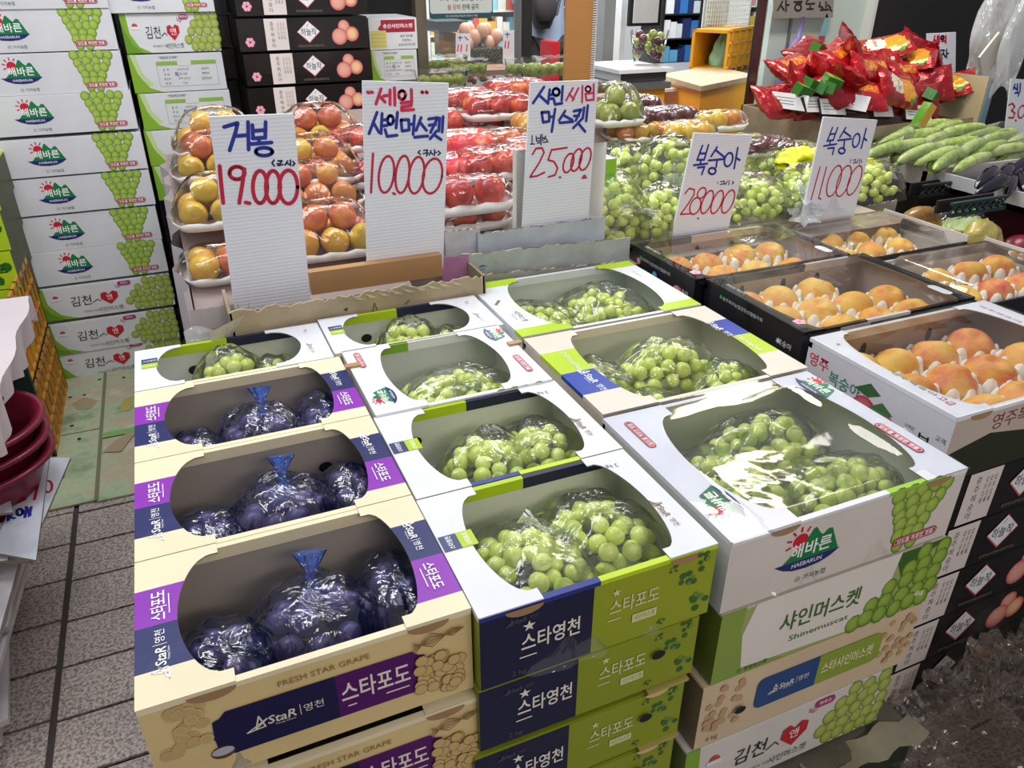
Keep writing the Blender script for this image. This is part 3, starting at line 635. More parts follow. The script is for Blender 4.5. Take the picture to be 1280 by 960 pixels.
p2=copy_tree(pbox,label=lp[1],rz=0); place(p2,.0405,1.021,ph); p3=copy_tree(pbox,label=lp[2]); place(p3,.0405,1.269,ph)
inner_hole(p2,pw,pd,ph,.27,.42)
# lower purple boxes of the stack
pc=copy_tree(pbox,label='cream and purple grape carton directly under the front-most purple box'); pc.location=(.053,.765,Z-ph*2-.012)
pc2=copy_tree(pbox,label='cream and purple grape carton second below the front-most purple box'); pc2.location=(.048,.77,Z-ph*3-.018)
ped=thing('pallet_box','cream carton pile base under the purple grape boxes','box',(.04,1.02,0)); b=MB(); b.box(-.18,-.36,0,.18,.36,Z-ph*3-.02,'#6a5a42'); b.build('carton','card',ped); b=MB(); b.box(-.18,-.245,Z-ph*3-.0195,.18,.36,Z-ph-.002,'#8a7a5a'); b.build('back_carton','card',ped)
# --- green and white 2 kg boxes
def flapmark(A,x,y,k=1,rot=0):
    A.at(x,y,k,rot); A.rect(-.017,-.002,.017,.024,'#3a4470'); A.rect(-.017,-.026,.017,-.002,LIME); A.text('스타영천',0,.011,.009,'#ffffff',.01,fit=.028); A.text('스타포도',0,-.014,.009,'#ffffff',.01,fit=.028); A.at(0,0)
def d_gtop(t,w,d,h):
    d_star_green(t,w,d,h); A=Art(ptop(w,d,h+.0028)); flapmark(A,-w/2+.024,d*.07,.95,90)
    A.text('2 kg',w/2-.04,d*.36,.012,'#6a5a52',rot=180); script_star(A,w/2-.028,-d*.18,.05,'#8a7458',-90,bar=False); A.build('printed_flap_lettering',t)
gkw=dict(inner='#d8dad8',bands=((0,1,'#e4e7ee'),),front=((-.5,-.045,'#1d2142'),(-.045,.5,'#9aa828')),side='#8a9826',design=None,rimf=((-.5,-.02,'#2c3a8a'),(-.02,.5,'#c3de2e')),rimb=((-.5,-.02,'#b4d020'),(-.02,.5,'#1d2142')))
gw,gd,gh=.343,.250,.122
def gbox(label,w,d,h): return open_box('grape_box',label,w,d,h,'#e4e7ee',**{**gkw,'design':d_gtop},w1=(.085,.075),w0=(.04,.035),group='open boxes of green grapes with navy and lime fronts')
g1=gbox('front-most white-flapped green grape box with navy and lime front, beside the front purple box',gw,gd,gh); place(g1,.4005,.755,gh)
g2=copy_tree(g1,label='white-flapped green grape box directly behind the front-most navy and lime one'); place(g2,.402,1.008,gh)
inner_hole(g2,gw,gd,gh,-.3,.5)
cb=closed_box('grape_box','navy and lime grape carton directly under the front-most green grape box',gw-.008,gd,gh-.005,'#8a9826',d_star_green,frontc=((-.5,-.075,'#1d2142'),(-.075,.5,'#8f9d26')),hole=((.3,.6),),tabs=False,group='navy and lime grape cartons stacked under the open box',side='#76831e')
place(cb,.394,.757,gh,dz=-(gh-.004)); zz=Z-gh*2+.0
for k,(dx,lb) in enumerate(((-.010,'navy and lime grape carton third from the top of the front pile'),(-.014,'navy and lime grape carton fourth from the top in the front pile'),(-.01,'navy and lime grape carton fifth from the top in the front pile'))):
    c=copy_tree(cb,label=lb); zz-=gh+.001; c.location=(.395+dx,.757,zz)
    m=MB(); m.box(.10,-gd/2-.006,gh-.004,.17,-gd/2+.03,gh+.001,'#b5a65e'); m.face([(.105+.02*math.cos(a)+.01,-gd/2-.0066,gh-.002+.009*math.sin(a)) for a in [PI+PI*i/8 for i in range(9)]],'#d9c08c'); m.build('tuck_tab','card',c)
b=MB(); b.box(.235,.885,0,.56,1.58,Z-gh-.001,'#9a9a60'); tag(b.build('carton_pile','card'),'lime carton pile hidden under the second row of green grape boxes','box')
b=MB(); b.box(.235,.64,0,.56,.88,zz-.002,'#6b7228'); tag(b.build('lime_carton','card'),'dull lime carton at the foot of the navy and lime pile','box')
# g4, g5 : white boxes at the back
def d_g4(t,w,d,h):
    A=Art(ptop(w,d,h+.0028)); flapmark(A,-w/2+.026,d*.12,.85,0); A.text('2 kg',w/2-.03,d*.3,.010,'#b98a80',rot=90); script_star(A,w/2-.034,-d*.2,.04,'#b0a090',-90,bar=False); A.build('printed_flap_lettering',t)
g4=open_box('grape_box','wide white grape box with lime and navy back rim behind the purple grape boxes',.362,.182,.12,'#e4e7ee',**{**gkw,'design':d_g4,'front':((-.5,.5,'#cdd0d4'),),'rimf':((-.5,.5,'#ece2c2'),),'side':'#e4e7ee'},w1=(.085,.11),w0=(.038,.05))
place(g4,.036,1.486,.12); inner_hole(g4,.362,.182,.12,-.22,.52)
g5=copy_tree(g4,label='white grape box with lime and navy back rim, right behind the mountain-logo box'); place(g5,.402,1.49,.12,dz=.004)
ped=MB(); ped.box(-.14,1.395,0,.21,1.575,Z-.122,'#b9b6aa'); tag(ped.build('carton_pile','card'),'pale carton pile holding up the wide white grape box at the back','box')
# --- small mountain-logo box
def d_hbtop(s):
    def f(t,w,d,h):
        d_haebarun(t,w,d,h); A=Art(ptop(w,d,h+.0028))
        mountain_logo(A,-w/2+.042*s,-d*.28,.085*s,90); mountain_logo(A,w/2-.032*s,d*.34,.085*s,-90)
        badge(A,-w/2+.030*s,d*.30,.085*s,90); badge(A,w/2-.03*s,-d*.20,.095*s,-90); A.build('printed_flap_logos',t,'mountain logos and red slogan badges on the flaps')
    return f
hb=open_box('grape_box','small white grape box with mountain logos on its flaps',.335,.272,.12,'#e8e9ec',inner='#d9dbda',bands=((0,1,'#e8e9ec'),),w1=(.095,.095),w0=(.055,.05),design=d_hbtop(.8),side='#dfe1e4',rimb=((-.5,-.1,'#7fae3a'),(-.1,.5,'#e8e9ec')))
place(hb,.402,1.268,.12,dz=.004)
for x,y in ((.24,1.33),(.565,1.30)):
    b=MB(); b.box(-.014,-.007,0,.014,.007,.006,'#b58e68'); m=b.build('carton_tab','card'); m.parent=hb; m.location=(x-.402,y-1.268,.121)
# --- 4 kg boxes
fw,fd,fh=.444,.352,.128
f1=open_box('grape_box','large white film-covered grape box with mountain logos, top of the tall right-hand pile',fw,fd,fh,'#e8e9ee',inner='#cfd0ca',bands=((0,1,'#e4e6ee'),),w1=(.118,.085),w0=(.058,.035),design=d_hbtop(1.0),front=((-.5,.5,'#ddd6cf'),),side='#d9dade',rimb=((-.5,-.3,'#7fae3a'),(-.3,.5,'#e8e9ee')),T=.80,rimf=((-.5,.14,'#e8e9ee'),(.14,.4,'#9fce4a'),(.4,.5,'#e8e9ee')))
place(f1,.812,.80,fh)
b=MB()
def ff(u,v):
    x=-fw/2*1.002+fw*1.004*u; y=-fd/2*1.01+fd*1.02*v; z=.0045+.003*noise.noise(Vector((u*3,v*3,1)))+.0012*noise.noise(Vector((u*2+7,v*9,2)))+.006*max(0,math.sin(u*PI)*math.sin(v*PI))*-1
    if v<.06: z-=(.06-v)*.6
    if v<.03: y=-fd/2-.0045
    return (x,y,fh+max(z,-.004 if .15<u<.85 else .0035))
b.grid(ff,48,40,(.9,.9,.9)); b.build('plastic_film','box_film',f1,smooth=True)
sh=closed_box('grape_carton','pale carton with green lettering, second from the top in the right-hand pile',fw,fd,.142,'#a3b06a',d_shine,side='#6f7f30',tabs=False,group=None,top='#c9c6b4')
z0=Z-fh-.142-.002; sh.location=(.815,.797,z0)
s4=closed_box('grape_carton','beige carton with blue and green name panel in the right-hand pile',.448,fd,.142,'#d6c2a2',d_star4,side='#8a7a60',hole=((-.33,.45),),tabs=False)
z0-=.144; s4.location=(.806,.797,z0)
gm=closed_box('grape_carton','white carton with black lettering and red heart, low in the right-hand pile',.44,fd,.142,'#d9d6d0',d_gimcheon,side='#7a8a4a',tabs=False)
z0-=.144; gm.location=(.79,.797,z0)
t=thing('worn_carton','dark worn cardboard box at the foot of the right-hand pile','box',(.80,.80,0)); b=MB(); b.box(-.24,-.22,0,.27,.2,z0-.012,'#2c3026',top='#6a6458'); b.build('carton','worn_card',t); b=MB(); b.grid(lambda u,v:(.02+.27*u,-.24+.05*v+.006*math.sin(u*20),z0-.01-.01*v*math.sin(u*7)),14,3,'#9a9480'); b.build('torn_flap','worn_card',t)
def d_s4top(t,w,d,h):
    A=Art(ptop(w,d,h+.0028))
    A.text('STARYoungCheon',-w/2+.042,d*.11,.016,'#f0f4d8',.01,rot=-90,fit=.085); script_star(A,-w/2+.045,-d*.16,.075,'#ffffff',-90,bar=False,sub='영천')
    A.text('STARYoungCheon',w/2-.035,-d*.10,.016,'#f0f4d8',.01,rot=-90,fit=.08); script_star(A,w/2-.045,d*.14,.07,'#ffffff',-90,bar=False); A.build('printed_flap_lettering',t)
    d_star4(t,w,d,h)
BEI='#e3d8ca'; BL='#2743a8'
s1=open_box('grape_box','beige open grape box with blue and lime flap bands behind the film-covered one',.45,.335,.125,BEI,inner='#cdccc4',bands=((0,.22,BEI),(.22,.48,BL),(.48,.76,'#b9d62c'),(.76,1,BEI)),bandsR=((0,.25,BEI),(.25,.52,'#b9d62c'),(.52,.76,BL),(.76,1,BEI)),w1=(.112,.09),w0=(.068,.045),design=d_s4top,side='#d9cdbf')
place(s1,.822,1.155,.125)
def d_shtop(t,w,d,h):
    A=Art(ptop(w,d,h+.0028)); A.text('샤인머스켓',-w/2+.04,-d*.19,.016,'#4a6a3a',rot=-90,fit=.06); A.text('Shinemuscat',-w/2+.026,-d*.19,.007,'#4a6a3a',rot=-90); A.text('ⓝ 샤인머스켓',w/2-.03,d*.18,.010,'#8a9a8a',rot=-90); A.line([(-w/2+.015,d*.06),(-w/2+.03,d*.12)],.007,'#8a6f56'); A.build('printed_flap_lettering',t); d_shine(t,w,d,h)
    A=Art(pleft(w,d,h)); A.text('샤인머스켓 4kg',-d*.0,h*.45,.016,'#3a3a30'); A.poly([(-d*.5,0),(d*.4,0),(d*.4,h*.3),(-d*.5,h*.55)],'#9ab83a'); A.build('printed_side',t)
LG='#b4d42c'
s2=open_box('grape_box','white open grape box with lime-cornered flaps, farthest back of the large ones',.448,.325,.125,'#e6e9ee',inner='#d0d5da',bands=((0,.12,LG),(.12,.88,'#e6e9ee'),(.88,1,LG)),w1=(.12,.10),w0=(.06,.05),design=d_shtop,side='#dfe3e6',rimb=((-.5,-.28,LG),(-.28,.5,'#dfe5ee')),rimf=((-.5,.5,'#e6e9ee'),))
place(s2,.822,1.495,.125)
b=MB(); b.box(.60,.99,0,1.04,1.655,Z-.127,'#b9b09c'); tag(b.build('carton_pile','card'),'plain carton pile under the beige and lime-cornered grape boxes','box')
# --- peach boxes
def film_sheet(t,w,d,h,seed=1,sag=.006,mat='box_film'):
    b=MB()
    def f(u,v):
        x=-w/2*1.004+w*1.008*u; y=-d/2*1.006+d*1.012*v; z=.005+.004*noise.noise(Vector((u*6,v*3,seed)))-sag*math.sin(u*PI)*math.sin(v*PI); return (x,y,h+z)
    b.grid(f,30,24,(.9,.9,.9)); return b.build('plastic_film',mat,t,smooth=True)
def d_peachwhite(t,w,d,h):
    A=Art(pfront(w,d,h)); A.poly([(-w/2,0),(w/2,0),(w/2,h*.55),(w*.1,h*.75),(-w*.1,h*.5),(-w*.3,h*.62),(-w/2,h*.45)],'#2e3324'); A.poly([(-w*.1,h*.3),(w*.1,h*.55),(w*.3,h*.4),(w*.1,h*.2)],'#4a5230'); A.text('영주복숭아',-w*.15,h*.78,.036,'#8a3a3a',fit=w*.32); A.build('printed_hill_picture',t)
    A=Art(pleft(w,d,h)); A.text('영주',-d*.40,h*.72,.030,'#d0304a',.01); A.text('복숭아',-d*.19,h*.60,.030,'#2f8a6a',.01)
    A.poly([(-d*.42,h*.45),(-d*.2,h*.5),(-d*.05,h*.25),(d*.02,h*.05),(-d*.1,h*.08),(-d*.3,h*.32)],'#4a4f48')
    for (u,v,r) in ((-.03,.40,.19),(.12,.25,.24)): A.ball(d*u,h*v,h*r*1.15,'#e0707a','#b0203c',14)
    A.poly([(-d*.12,h*.66),(-d*.02,h*.84),(d*.06,h*.74),(-d*.02,h*.62)],'#3f6a3c'); A.poly([(d*.0,h*.5),(d*.08,h*.66),(d*.16,h*.55),(d*.08,h*.44)],'#4a7a44')
    A.text('복',d*.36,h*.45,.034,'#1c1c1c',.01); A.text('향기',d*.42,h*.40,.015,'#5a5a5a'); A.text('고객',d*.45,h*.62,.012,'#5a5a5a'); A.text('소백산',d*.27,h*.56,.008,'#5a5a5a'); A.build('printed_side_picture',t,'red plums with leaves and coloured lettering')
    A=Art(ptop(w,d,h+.0028)); A.text('영주복숭아',-w/2+.03,-d*.16,.01,'#2f8a6a',rot=-90,fit=.1); A.text('고급',-w/2+.03,-d*.36,.018,'#c8304a',rot=-90); A.text('복',-w/2+.026,d*.36,.01,'#1c1c1c',rot=-90); A.text('영주복숭아',w/2-.04,d*.30,.01,'#c8304a',rot=-90,fit=.1); A.build('printed_flap_lettering',t)
c1=open_box('peach_box','white film-covered peach box with red plum picture on its side',.50,.345,.135,'#e9eaee',inner='#a8937c',bands=((0,1,'#e6e8ee'),),w1=(.085,.10),w0=(.030,.05),T=.9,design=d_peachwhite,side='#dcdbe2',rimb=((-.5,.5,'#d6d2cc'),),front=((-.5,.5,'#c4b8ac'),))
place(c1,1.365,.888,.135,dz=.02); film_sheet(c1,.50,.345,.135,3)
DK='#1a1b1f'
def d_blacktop(t,w,d,h):
    A=Art(pleft(w,d,h)); A.text('충주북부농협공동선별출하회',-d*.08,h*.83,.010,'#d5d8da',fit=.14); A.disc(-d*.31,h*.84,.005,'#3faa4a',8); A.rrect(-d*.2,h*.04,d*.46,h*.34,.006,'#cfc6b0'); 
    for i in range(9): A.text('품목등급'[i%4],-d*.14+i*d*.065,h*.19,.009,'#3a3a34')
    A.text('복숭아',d*.36,h*.62,.016,'#e8eaf0'); star(A,d*.3,h*.62,.008,'#e8eaf0',6); A.build('printed_side_label',t)
    A=Art(ptop(w,d,h+.0028)); A.text('햇살에 복숭아',-w/2+.026,d*.26,.012,'#e8e8ea',rot=-90,fit=.07)
    for i in range(5): q=2*PI*i/5; A.ball(-w/2+.03+.008*math.cos(q),-d*.36+.008*math.sin(q),.007,'#f6cfd6','#e08aa4',8)
    A.rrect(w/2-.05,-d*.4,w/2-.024,-d*.22,.012,'#dfe1e6'); A.build('printed_flap_lettering',t)
    d_black(t,w,d,h)
def bpb(label,w,d,h,**k): return open_box('peach_box',label,w,d,h,DK,inner='#b7aca6',bands=((0,1,DK),),w1=(.06,.055),w0=(.028,.03),T=.95,design=d_blacktop,mat='gloss_card',**k)
c2=bpb('black film-covered peach box between the white peach box and the beige grape box',.495,.335,.115,rimf=((-.5,-.15,DK),(-.15,.1,'#d8d5d2'),(.1,.5,DK)),rimb=((-.5,.1,'#3a3638'),(.1,.5,'#cfc8c4'))); place(c2,1.365,1.25,.115,dz=.02); film_sheet(c2,.495,.335,.115,5)
c3=bpb('black film-covered peach box farther back, with peach pictures on its side',.485,.30,.115,rimb=((-.5,-.1,'#4a4648'),(-.1,.5,'#d8d2ce'))); place(c3,1.335,1.575,.115,dz=.02); film_sheet(c3,.485,.30,.115,8)
A=Art(pleft(.485,.3,.115)); A.n=.0014
for u,v,r in ((.28,.50,.2),(.36,.32,.19)): A.ball(.3*u,.115*v,.115*r,'#f2a9a2','#c9565a',12)
A.ball(-.10,.085,.010,'#f0b9b0','#b06070',8); A.ball(-.02,.07,.013,'#7ab6e0','#2a6aa0',8); A.ball(-.005,.05,.012,'#e0a080','#a05040',8); A.build('printed_peach_picture',c3)
def clear_peach_box(label,x,y,w,d,h,seed):
    t=thing('peach_box',label,'box',(x,y,Z-h+.01)); b=MB(); b.box(-w/2,-d/2,0,w/2,-d/2+.006,h*.75,DK); b.box(-w/2,d/2-.006,0,w/2,d/2,h*.75,'#d6d4d0'); b.box(-w/2,-d/2,0,-w/2+.006,d/2,h*.9,DK); b.box(w/2-.006,-d/2,0,w/2,d/2,h*.9,'#d6d4d0'); b.box(-w/2,-d/2,0,w/2,d/2,.004,'#bdb2a8'); b.build('carton_tray','gloss_card',t)
    b=MB(); b.grid(lambda u,v:(-w/2*.96+w*.96*u,-d/2*.95+d*.95*v,h*.55+h*.45*(min(1,min(u,1-u)*9))*(min(1,min(v,1-v)*8))),30,24,(.9,.9,.9)); b.build('clear_lid','box_film',t,smooth=True); return t
c4=clear_peach_box('clear-lidded peach box beside the black ones, below the tall price card of 11000',1.845,1.62,.46,.31,.12,3)
c5=clear_peach_box('clear-lidded peach box at the right picture edge behind the white peach box',1.88,1.27,.46,.33,.12,4)
c6=clear_peach_box('clear-lidded peach pack wedged below the bagged grapes',1.62,1.90,.42,.24,.1,5)
b=MB(); b.box(1.09,1.09,0,1.60,2.0,Z-.118,'#2a2826'); tag(b.build('carton_pile','gloss_card'),'black carton pile under the black peach boxes','box')
b=MB(); b.box(1.61,.95,0,2.2,2.0,Z-.115,'#2a2826'); tag(b.build('carton_pile','gloss_card'),'black carton pile under the clear-lidded peach boxes','box')
bx=closed_box('peach_carton','black peach carton directly under the white peach box, with pale label strip and emblem',.50,.335,.122,'#17171a',d_black,mat='gloss_card',tabs=False,group='black peach cartons under the white peach box')
bx.location=(1.356,.885,Z+.02-.135-.124); zc=Z+.02-.135-.124
for k,lb in enumerate(('second black peach carton down, with an orange-red peach picture','third black peach carton down, above the crumpled plastic','fourth black peach carton down, half hidden by crumpled plastic','black peach carton at the foot of the pile behind the crumpled plastic')):
    zc-=.124; c=copy_tree(bx,label=lb); c.location=(1.356-.010*(k+1),.885,zc)
# crumpled plastic on the floor
b=MB()
def cf(u,v):
    a=2*PI*u; e=PI/2*v; q=Vector((math.cos(a),math.sin(a),v*2)); k=1+.35*noise.noise(q*1.7)+.22*noise.noise(q*4.3)+.12*noise.noise(q*9)+.07*noise.noise(q*19)
    return (.30*k*math.cos(e)*math.cos(a),.19*k*math.cos(e)*math.sin(a),.33*k*math.sin(e))
b.grid(cf,110,44,(.9,.9,.9)); o=b.build('crumpled_plastic','crinkle_film',smooth=False,loc=(1.40,.52,.0),rot=(0,0,-.1)); tag(o,'heap of crumpled clear plastic wrap on the floor before the black cartons','plastic')
b=MB()
b.grid(lambda u,v:(lambda p:(p[0]*.8,p[1]*.75,p[2]*.75))(cf(u*1.0,v)),80,30,(.9,.9,.9)); m=b.build('inner_fold','crinkle_film',o,smooth=False)
# ================================================================ fruit in the open boxes
def BP(box,h,x,y,z=.006): p=box.location; return (p.x+x,p.y+y,p.z+z)
sd=10
def bag(box,x,y,z,rx,ry,rz,r,label,kind='green_grape',film='bag_film',**k):
    global sd; sd+=1; return bunch(label,BP(box,0,x,y,z),rx,ry,rz,r,kind,film,seed=sd,**k)
P='purple_grape'; F='blue_film'
for bxx,nm in ((p1,'front-most purple grape box'),(p2,'middle purple grape box'),(p3,'farthest purple grape box')):
    n=34; kw=dict(kind=P,film=F,n=n,shell=.5,neckmat='blue_neck')
    bag(bxx,-.100,-.02,.004,.050,.072,.068,.0170,'dark grape bunch at the left in the '+nm,**kw)
    bag(bxx,.012,-.008,.006,.070,.075,.090,.0180,'dark grape bunch in blue film in the middle of the '+nm,**kw,knot=((.01,.05,.105),(.1,.5,1),.055,.021))
    bag(bxx,.122,.0,.004,.042,.078,.080,.0175,'dark grape bunch at the right in the '+nm,**kw)
G='green_grape'
bag(g4,-.015,.030,.0,.060,.042,.098,.0140,'small pale green grape bunch in the wide white box at the back',n=26)
bag(g4,.075,.035,.0,.050,.035,.065,.012,'flat film-wrapped green grape bunch near the right end of the wide white box',n=16)
bag(g5,.0,.025,.0,.06,.045,.095,.0140,'rounded film-wrapped green grape bunch standing up in the white box behind the mountain-logo box',n=34)
bag(g5,.09,.02,.0,.055,.045,.06,.0125,'low green grape bunch beside the rounded one in that white box',n=20); bag(g5,-.085,-.02,0,.045,.05,.03,.0125,'low green grape bunch at the near left of that white box',n=14)
bag(hb,.03,-.01,.0,.115,.085,.082,.0130,'long green grape bunch with sticker in the small mountain-logo box',n=60,sticker=((.03,.02,.014),))
bag(hb,-.10,-.03,.0,.038,.06,.06,.0125,'small green grape bunch at the near left of the mountain-logo box',n=16)
bag(g2,-.012,.0,.002,.075,.092,.085,.0135,'left green grape bunch in the box behind the front-most green box',n=50,rz_=-.3)
bag(g2,.09,.005,.0,.068,.09,.085,.0135,'right green grape bunch in the box behind the front-most green box',n=46)
bag(g2,-.10,-.05,.0,.05,.05,.04,.012,'sparse green grapes at the left of the box behind the front-most green box',n=14)
bag(g1,-.055,-.01,.002,.085,.098,.090,.0138,'left green grape bunch in clear film in the front-most green grape box',n=64,rz_=.35,knot=((-.085,.05,.06),(-1,.6,.3),.07,.018))
bag(g1,.070,.008,.002,.085,.10,.090,.0138,'right green grape bunch in clear film in the front-most green grape box',n=64,rz_=.35,knot=((-.06,.07,.08),(-.4,1,.5),.05,.016))
bag(f1,-.085,-.02,.004,.09,.125,.088,.0138,'left green grape bunch under the film of the mountain-logo 4 kg box',n=72,sticker=((.01,-.05,.018),),film_s=1.1)
bag(f1,.045,.07,.004,.115,.08,.095,.0138,'back green grape bunch under the film of the mountain-logo 4 kg box',n=66,sticker=((-.06,.0,.018),),film_s=1.1)
bag(f1,.07,-.08,.004,.12,.075,.090,.0138,'front right green grape bunch under the film of the mountain-logo 4 kg box',n=66,sticker=((-.02,.02,.019),),film_s=1.1)
bag(s1,.03,.025,.012,.110,.062,.098,.0145,'raised green grape bunch in the middle of the beige box',n=62,knot=((-.115,.0,.07),(-1,.1,.4),.07,.022))
bag(s1,.125,-.055,.0,.085,.06,.075,.0140,'green grape bunch at the front right of the beige box',n=52,rz_=.5)
bag(s1,-.075,-.085,.0,.075,.06,.07,.0135,'green grape bunch at the front left of the beige box',n=40)
bag(s1,-.12,.05,.0,.07,.08,.08,.0135,'green grape bunch at the back left of the beige box',n=40)
bag(s2,-.10,.0,.0,.08,.12,.09,.0132,'left green grape bunch in the lime-cornered white box',n=60,rz_=.5,sticker=((-.03,.04,.018),))
bag(s2,.06,.0,.0,.115,.11,.11,.0132,'right green grape bunch with sticker in the lime-cornered white box',n=84,rz_=-.2,sticker=((-.07,.05,.02),))
# peaches
def petals_mesh():
    b=MB()
    for i in range(9):
        a=2*PI*i/9
        def f(u,v,a=a):
            th=2*PI*u; ph=PI*v; x=.17*math.sin(ph)*math.cos(th); y=.30*math.sin(ph)*math.sin(th); z=-.62*math.cos(ph)
            R=1.04-max(0,z)*.12; return ((R+x)*math.cos(a)-y*math.sin(a),(R+x)*math.sin(a)+y*math.cos(a),-.12+z*.95)
        b.grid(f,8,6,(.9,.9,.9))
    return b.mesh('foam_net','foam',True)
PET=petals_mesh()
def peach(x,y,z,r,label,group=None,net=True,rx=0,ry=0,rz=0,kind='peach'):
    t=thing('peach',label,'peach',(x,y,z),0,group)
    put('flesh',fm(kind),t,(0,0,r*.9),(rx,ry,rz),r)
    if net: put('foam_net',PET,t,(0,0,r*.85),(0,0,rz*.7),r)
    return t
rnd=random.Random(3)
ordn=['first','second','third','fourth','fifth']
def peach_rows(box,nx,ny,dx,dy,r,z,name,x0=0,y0=0,skip=(),stag=.5):
    for j in range(ny):
        for i in range(nx):
            if (i,j) in skip: continue
            x=(i-(nx-1)/2)*dx+x0+(stag*dx*(j%2)-stag*dx/2)+rnd.uniform(-.004,.004); y=(j-(ny-1)/2)*dy+y0
            row={0:'front row',ny-1:'back row'}.get(j,'middle row' if ny==3 else ordn[j]+' row')
            peach(BP(box,0,x,y)[0],BP(box,0,x,y)[1],box.location.z+z+rnd.uniform(-.003,.003),r*rnd.uniform(.94,1.05),f'{ordn[i]} peach from the left in the {row} of the {name}',rx=rnd.uniform(-.5,.5)+ (PI if rnd.random()<.3 else 0),ry=rnd.uniform(-.5,.5),rz=rnd.uniform(0,6))
peach_rows(c1,4,3,.112,.106,.052,.016,'white peach box',x0=.0,y0=.0,stag=.3)
peach_rows(c2,4,3,.108,.102,.048,.012,'nearer black peach box',x0=.0,y0=.0,skip=((3,2),),stag=.25)
peach_rows(c3,4,2,.108,.115,.048,.012,'farther black peach box',x0=-.01,stag=.3)
peach_rows(c4,3,2,.11,.11,.045,.010,'clear-lidded peach box behind')
peach_rows(c5,3,2,.11,.12,.045,.010,'right-edge clear-lidded peach box',x0=.02)
peach_rows(c6,3,1,.11,.12,.045,.010,'rear clear pack')
def holes(t,w,d,h,us):
    for u in us:
        m=MB(); m.face([(w*u+.008*math.cos(2*PI*i/12),d/2-.0055,h*.62+.016*math.sin(2*PI*i/12)) for i in range(12)]); m.build('vent_hole','hole_dark',t)
holes(c1,.5,.345,.135,(-.2,.18)); holes(c2,.495,.335,.115,(-.28,-.02,.2)); holes(c3,.485,.3,.115,(-.3,-.05,.2))
# ================================================================ carton stacks behind
tops=[-.012,.125,.272,.416,.55,.69,.829,.974,1.108,1.245,1.378,1.515]; xr=[-.122,-.119,-.108,-.106,-.103,-.098,-.097,-.10,-.105,-.107,-.108]
od=['lowest','second from the floor','third from the floor','fourth from the floor','fifth from the floor','sixth from the floor','seventh from the floor','eighth from the floor','ninth from the floor','tenth from the floor','topmost']
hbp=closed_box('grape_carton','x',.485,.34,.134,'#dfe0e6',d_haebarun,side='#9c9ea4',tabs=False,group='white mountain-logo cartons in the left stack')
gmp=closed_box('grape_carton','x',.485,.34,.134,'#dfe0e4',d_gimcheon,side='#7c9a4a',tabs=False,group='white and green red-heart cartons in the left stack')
for k in range(11):
    src=gmp if k<3 else hbp; used=(k==0) or (k==3)
    c=src if used else copy_tree(src)
    c['label']=('white and green red-heart carton, ' if k<3 else 'white mountain-logo carton, ')+od[k]+' in the tall left stack'
    c.location=(xr[k]-.243,3.28+.17+.004*math.sin(k*5),max(.002,tops[k]+.001))
kb=[.560,.693,.830,.963,1.096,1.232,1.354]
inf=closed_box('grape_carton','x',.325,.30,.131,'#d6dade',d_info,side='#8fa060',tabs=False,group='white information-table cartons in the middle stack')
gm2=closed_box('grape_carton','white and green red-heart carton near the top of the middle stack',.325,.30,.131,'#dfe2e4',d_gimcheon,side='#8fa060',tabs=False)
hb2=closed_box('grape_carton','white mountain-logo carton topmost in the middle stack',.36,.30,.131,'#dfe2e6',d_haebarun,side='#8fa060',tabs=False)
for k in range(4):
    c=inf if k==0 else copy_tree(inf); c['label']='white carton with printed information table, '+['lowest','second lowest','third up','fourth up'][k]+' in the middle stack'; c.location=(.078+.003*math.sin(k*4),3.47,.693+.133*(k)-.0)
gm2.location=(.078,3.47,1.096+.131); inf_z=0; hb2.location=(.06,3.46,1.36)
b=MB(); b.box(-.09,3.36,0,.26,3.62,.69); o=b.build('wrapped_pile','black_plastic'); tag(o,'black plastic wrapped pile under the middle carton stack','plastic')
b=MB(); b.grid(lambda u,v:(-.09+.31*u,3.325+.015*math.sin(u*23+v*2)+.01*math.sin(u*51),.01+.68*v),60,8); m=b.build('plastic_sheet','black_plastic',o,smooth=True)
# black peach cartons (third stack)
bk=closed_box('peach_carton','x',.485,.36,.112,'#1b1917',d_black,mat='gloss_card',tabs=False,group='black peach cartons with white emblem in the back stack')
for k,z in enumerate([.52,.635,.75,.866,.985,1.105,1.225,1.345]):
    c=bk if k==0 else copy_tree(bk); c['label']='black peach carton with white emblem, '+od[k].replace('from the floor','from the bottom')+' in the back stack'
    c.location=(.548+.004*math.sin(k*3),3.25+.18,z)
b=MB(); b.box(.31,3.26,0,.78,3.6,.518,'#1b1917'); tag(b.build('carton_pile','card'),'dark cartons hidden at the foot of the black peach carton stack','box')
for k,z in enumerate([.62,.74,.86,.98,1.10,1.22,1.335]):
    b=MB(); b.box(.12,3.55,z,.30,3.9,z+.113,'#1d1b1a',front='#151414'); 
    o=b.build('dark_carton','gloss_card'); tag(o,'dark carton, '+od[k].replace('from the floor','from the bottom')+' in the shaded stack beside the black one','box')
    A=Art(lambda u,v,nn:(.21+u,3.549-nn,z+v)); 
    for i in range(5): q=2*PI*i/5; A.ball(.0+.018*math.cos(q),.06+.018*math.sin(q),.014,'#c98a9a','#8a4a62',7)
    A.build('printed_flower',o)
b=MB(); b.box(.10,3.56,0,.30,3.9,.618,'#1b1917'); tag(b.build('carton_pile','card'),'dark pile at the foot of the shaded stack','box')
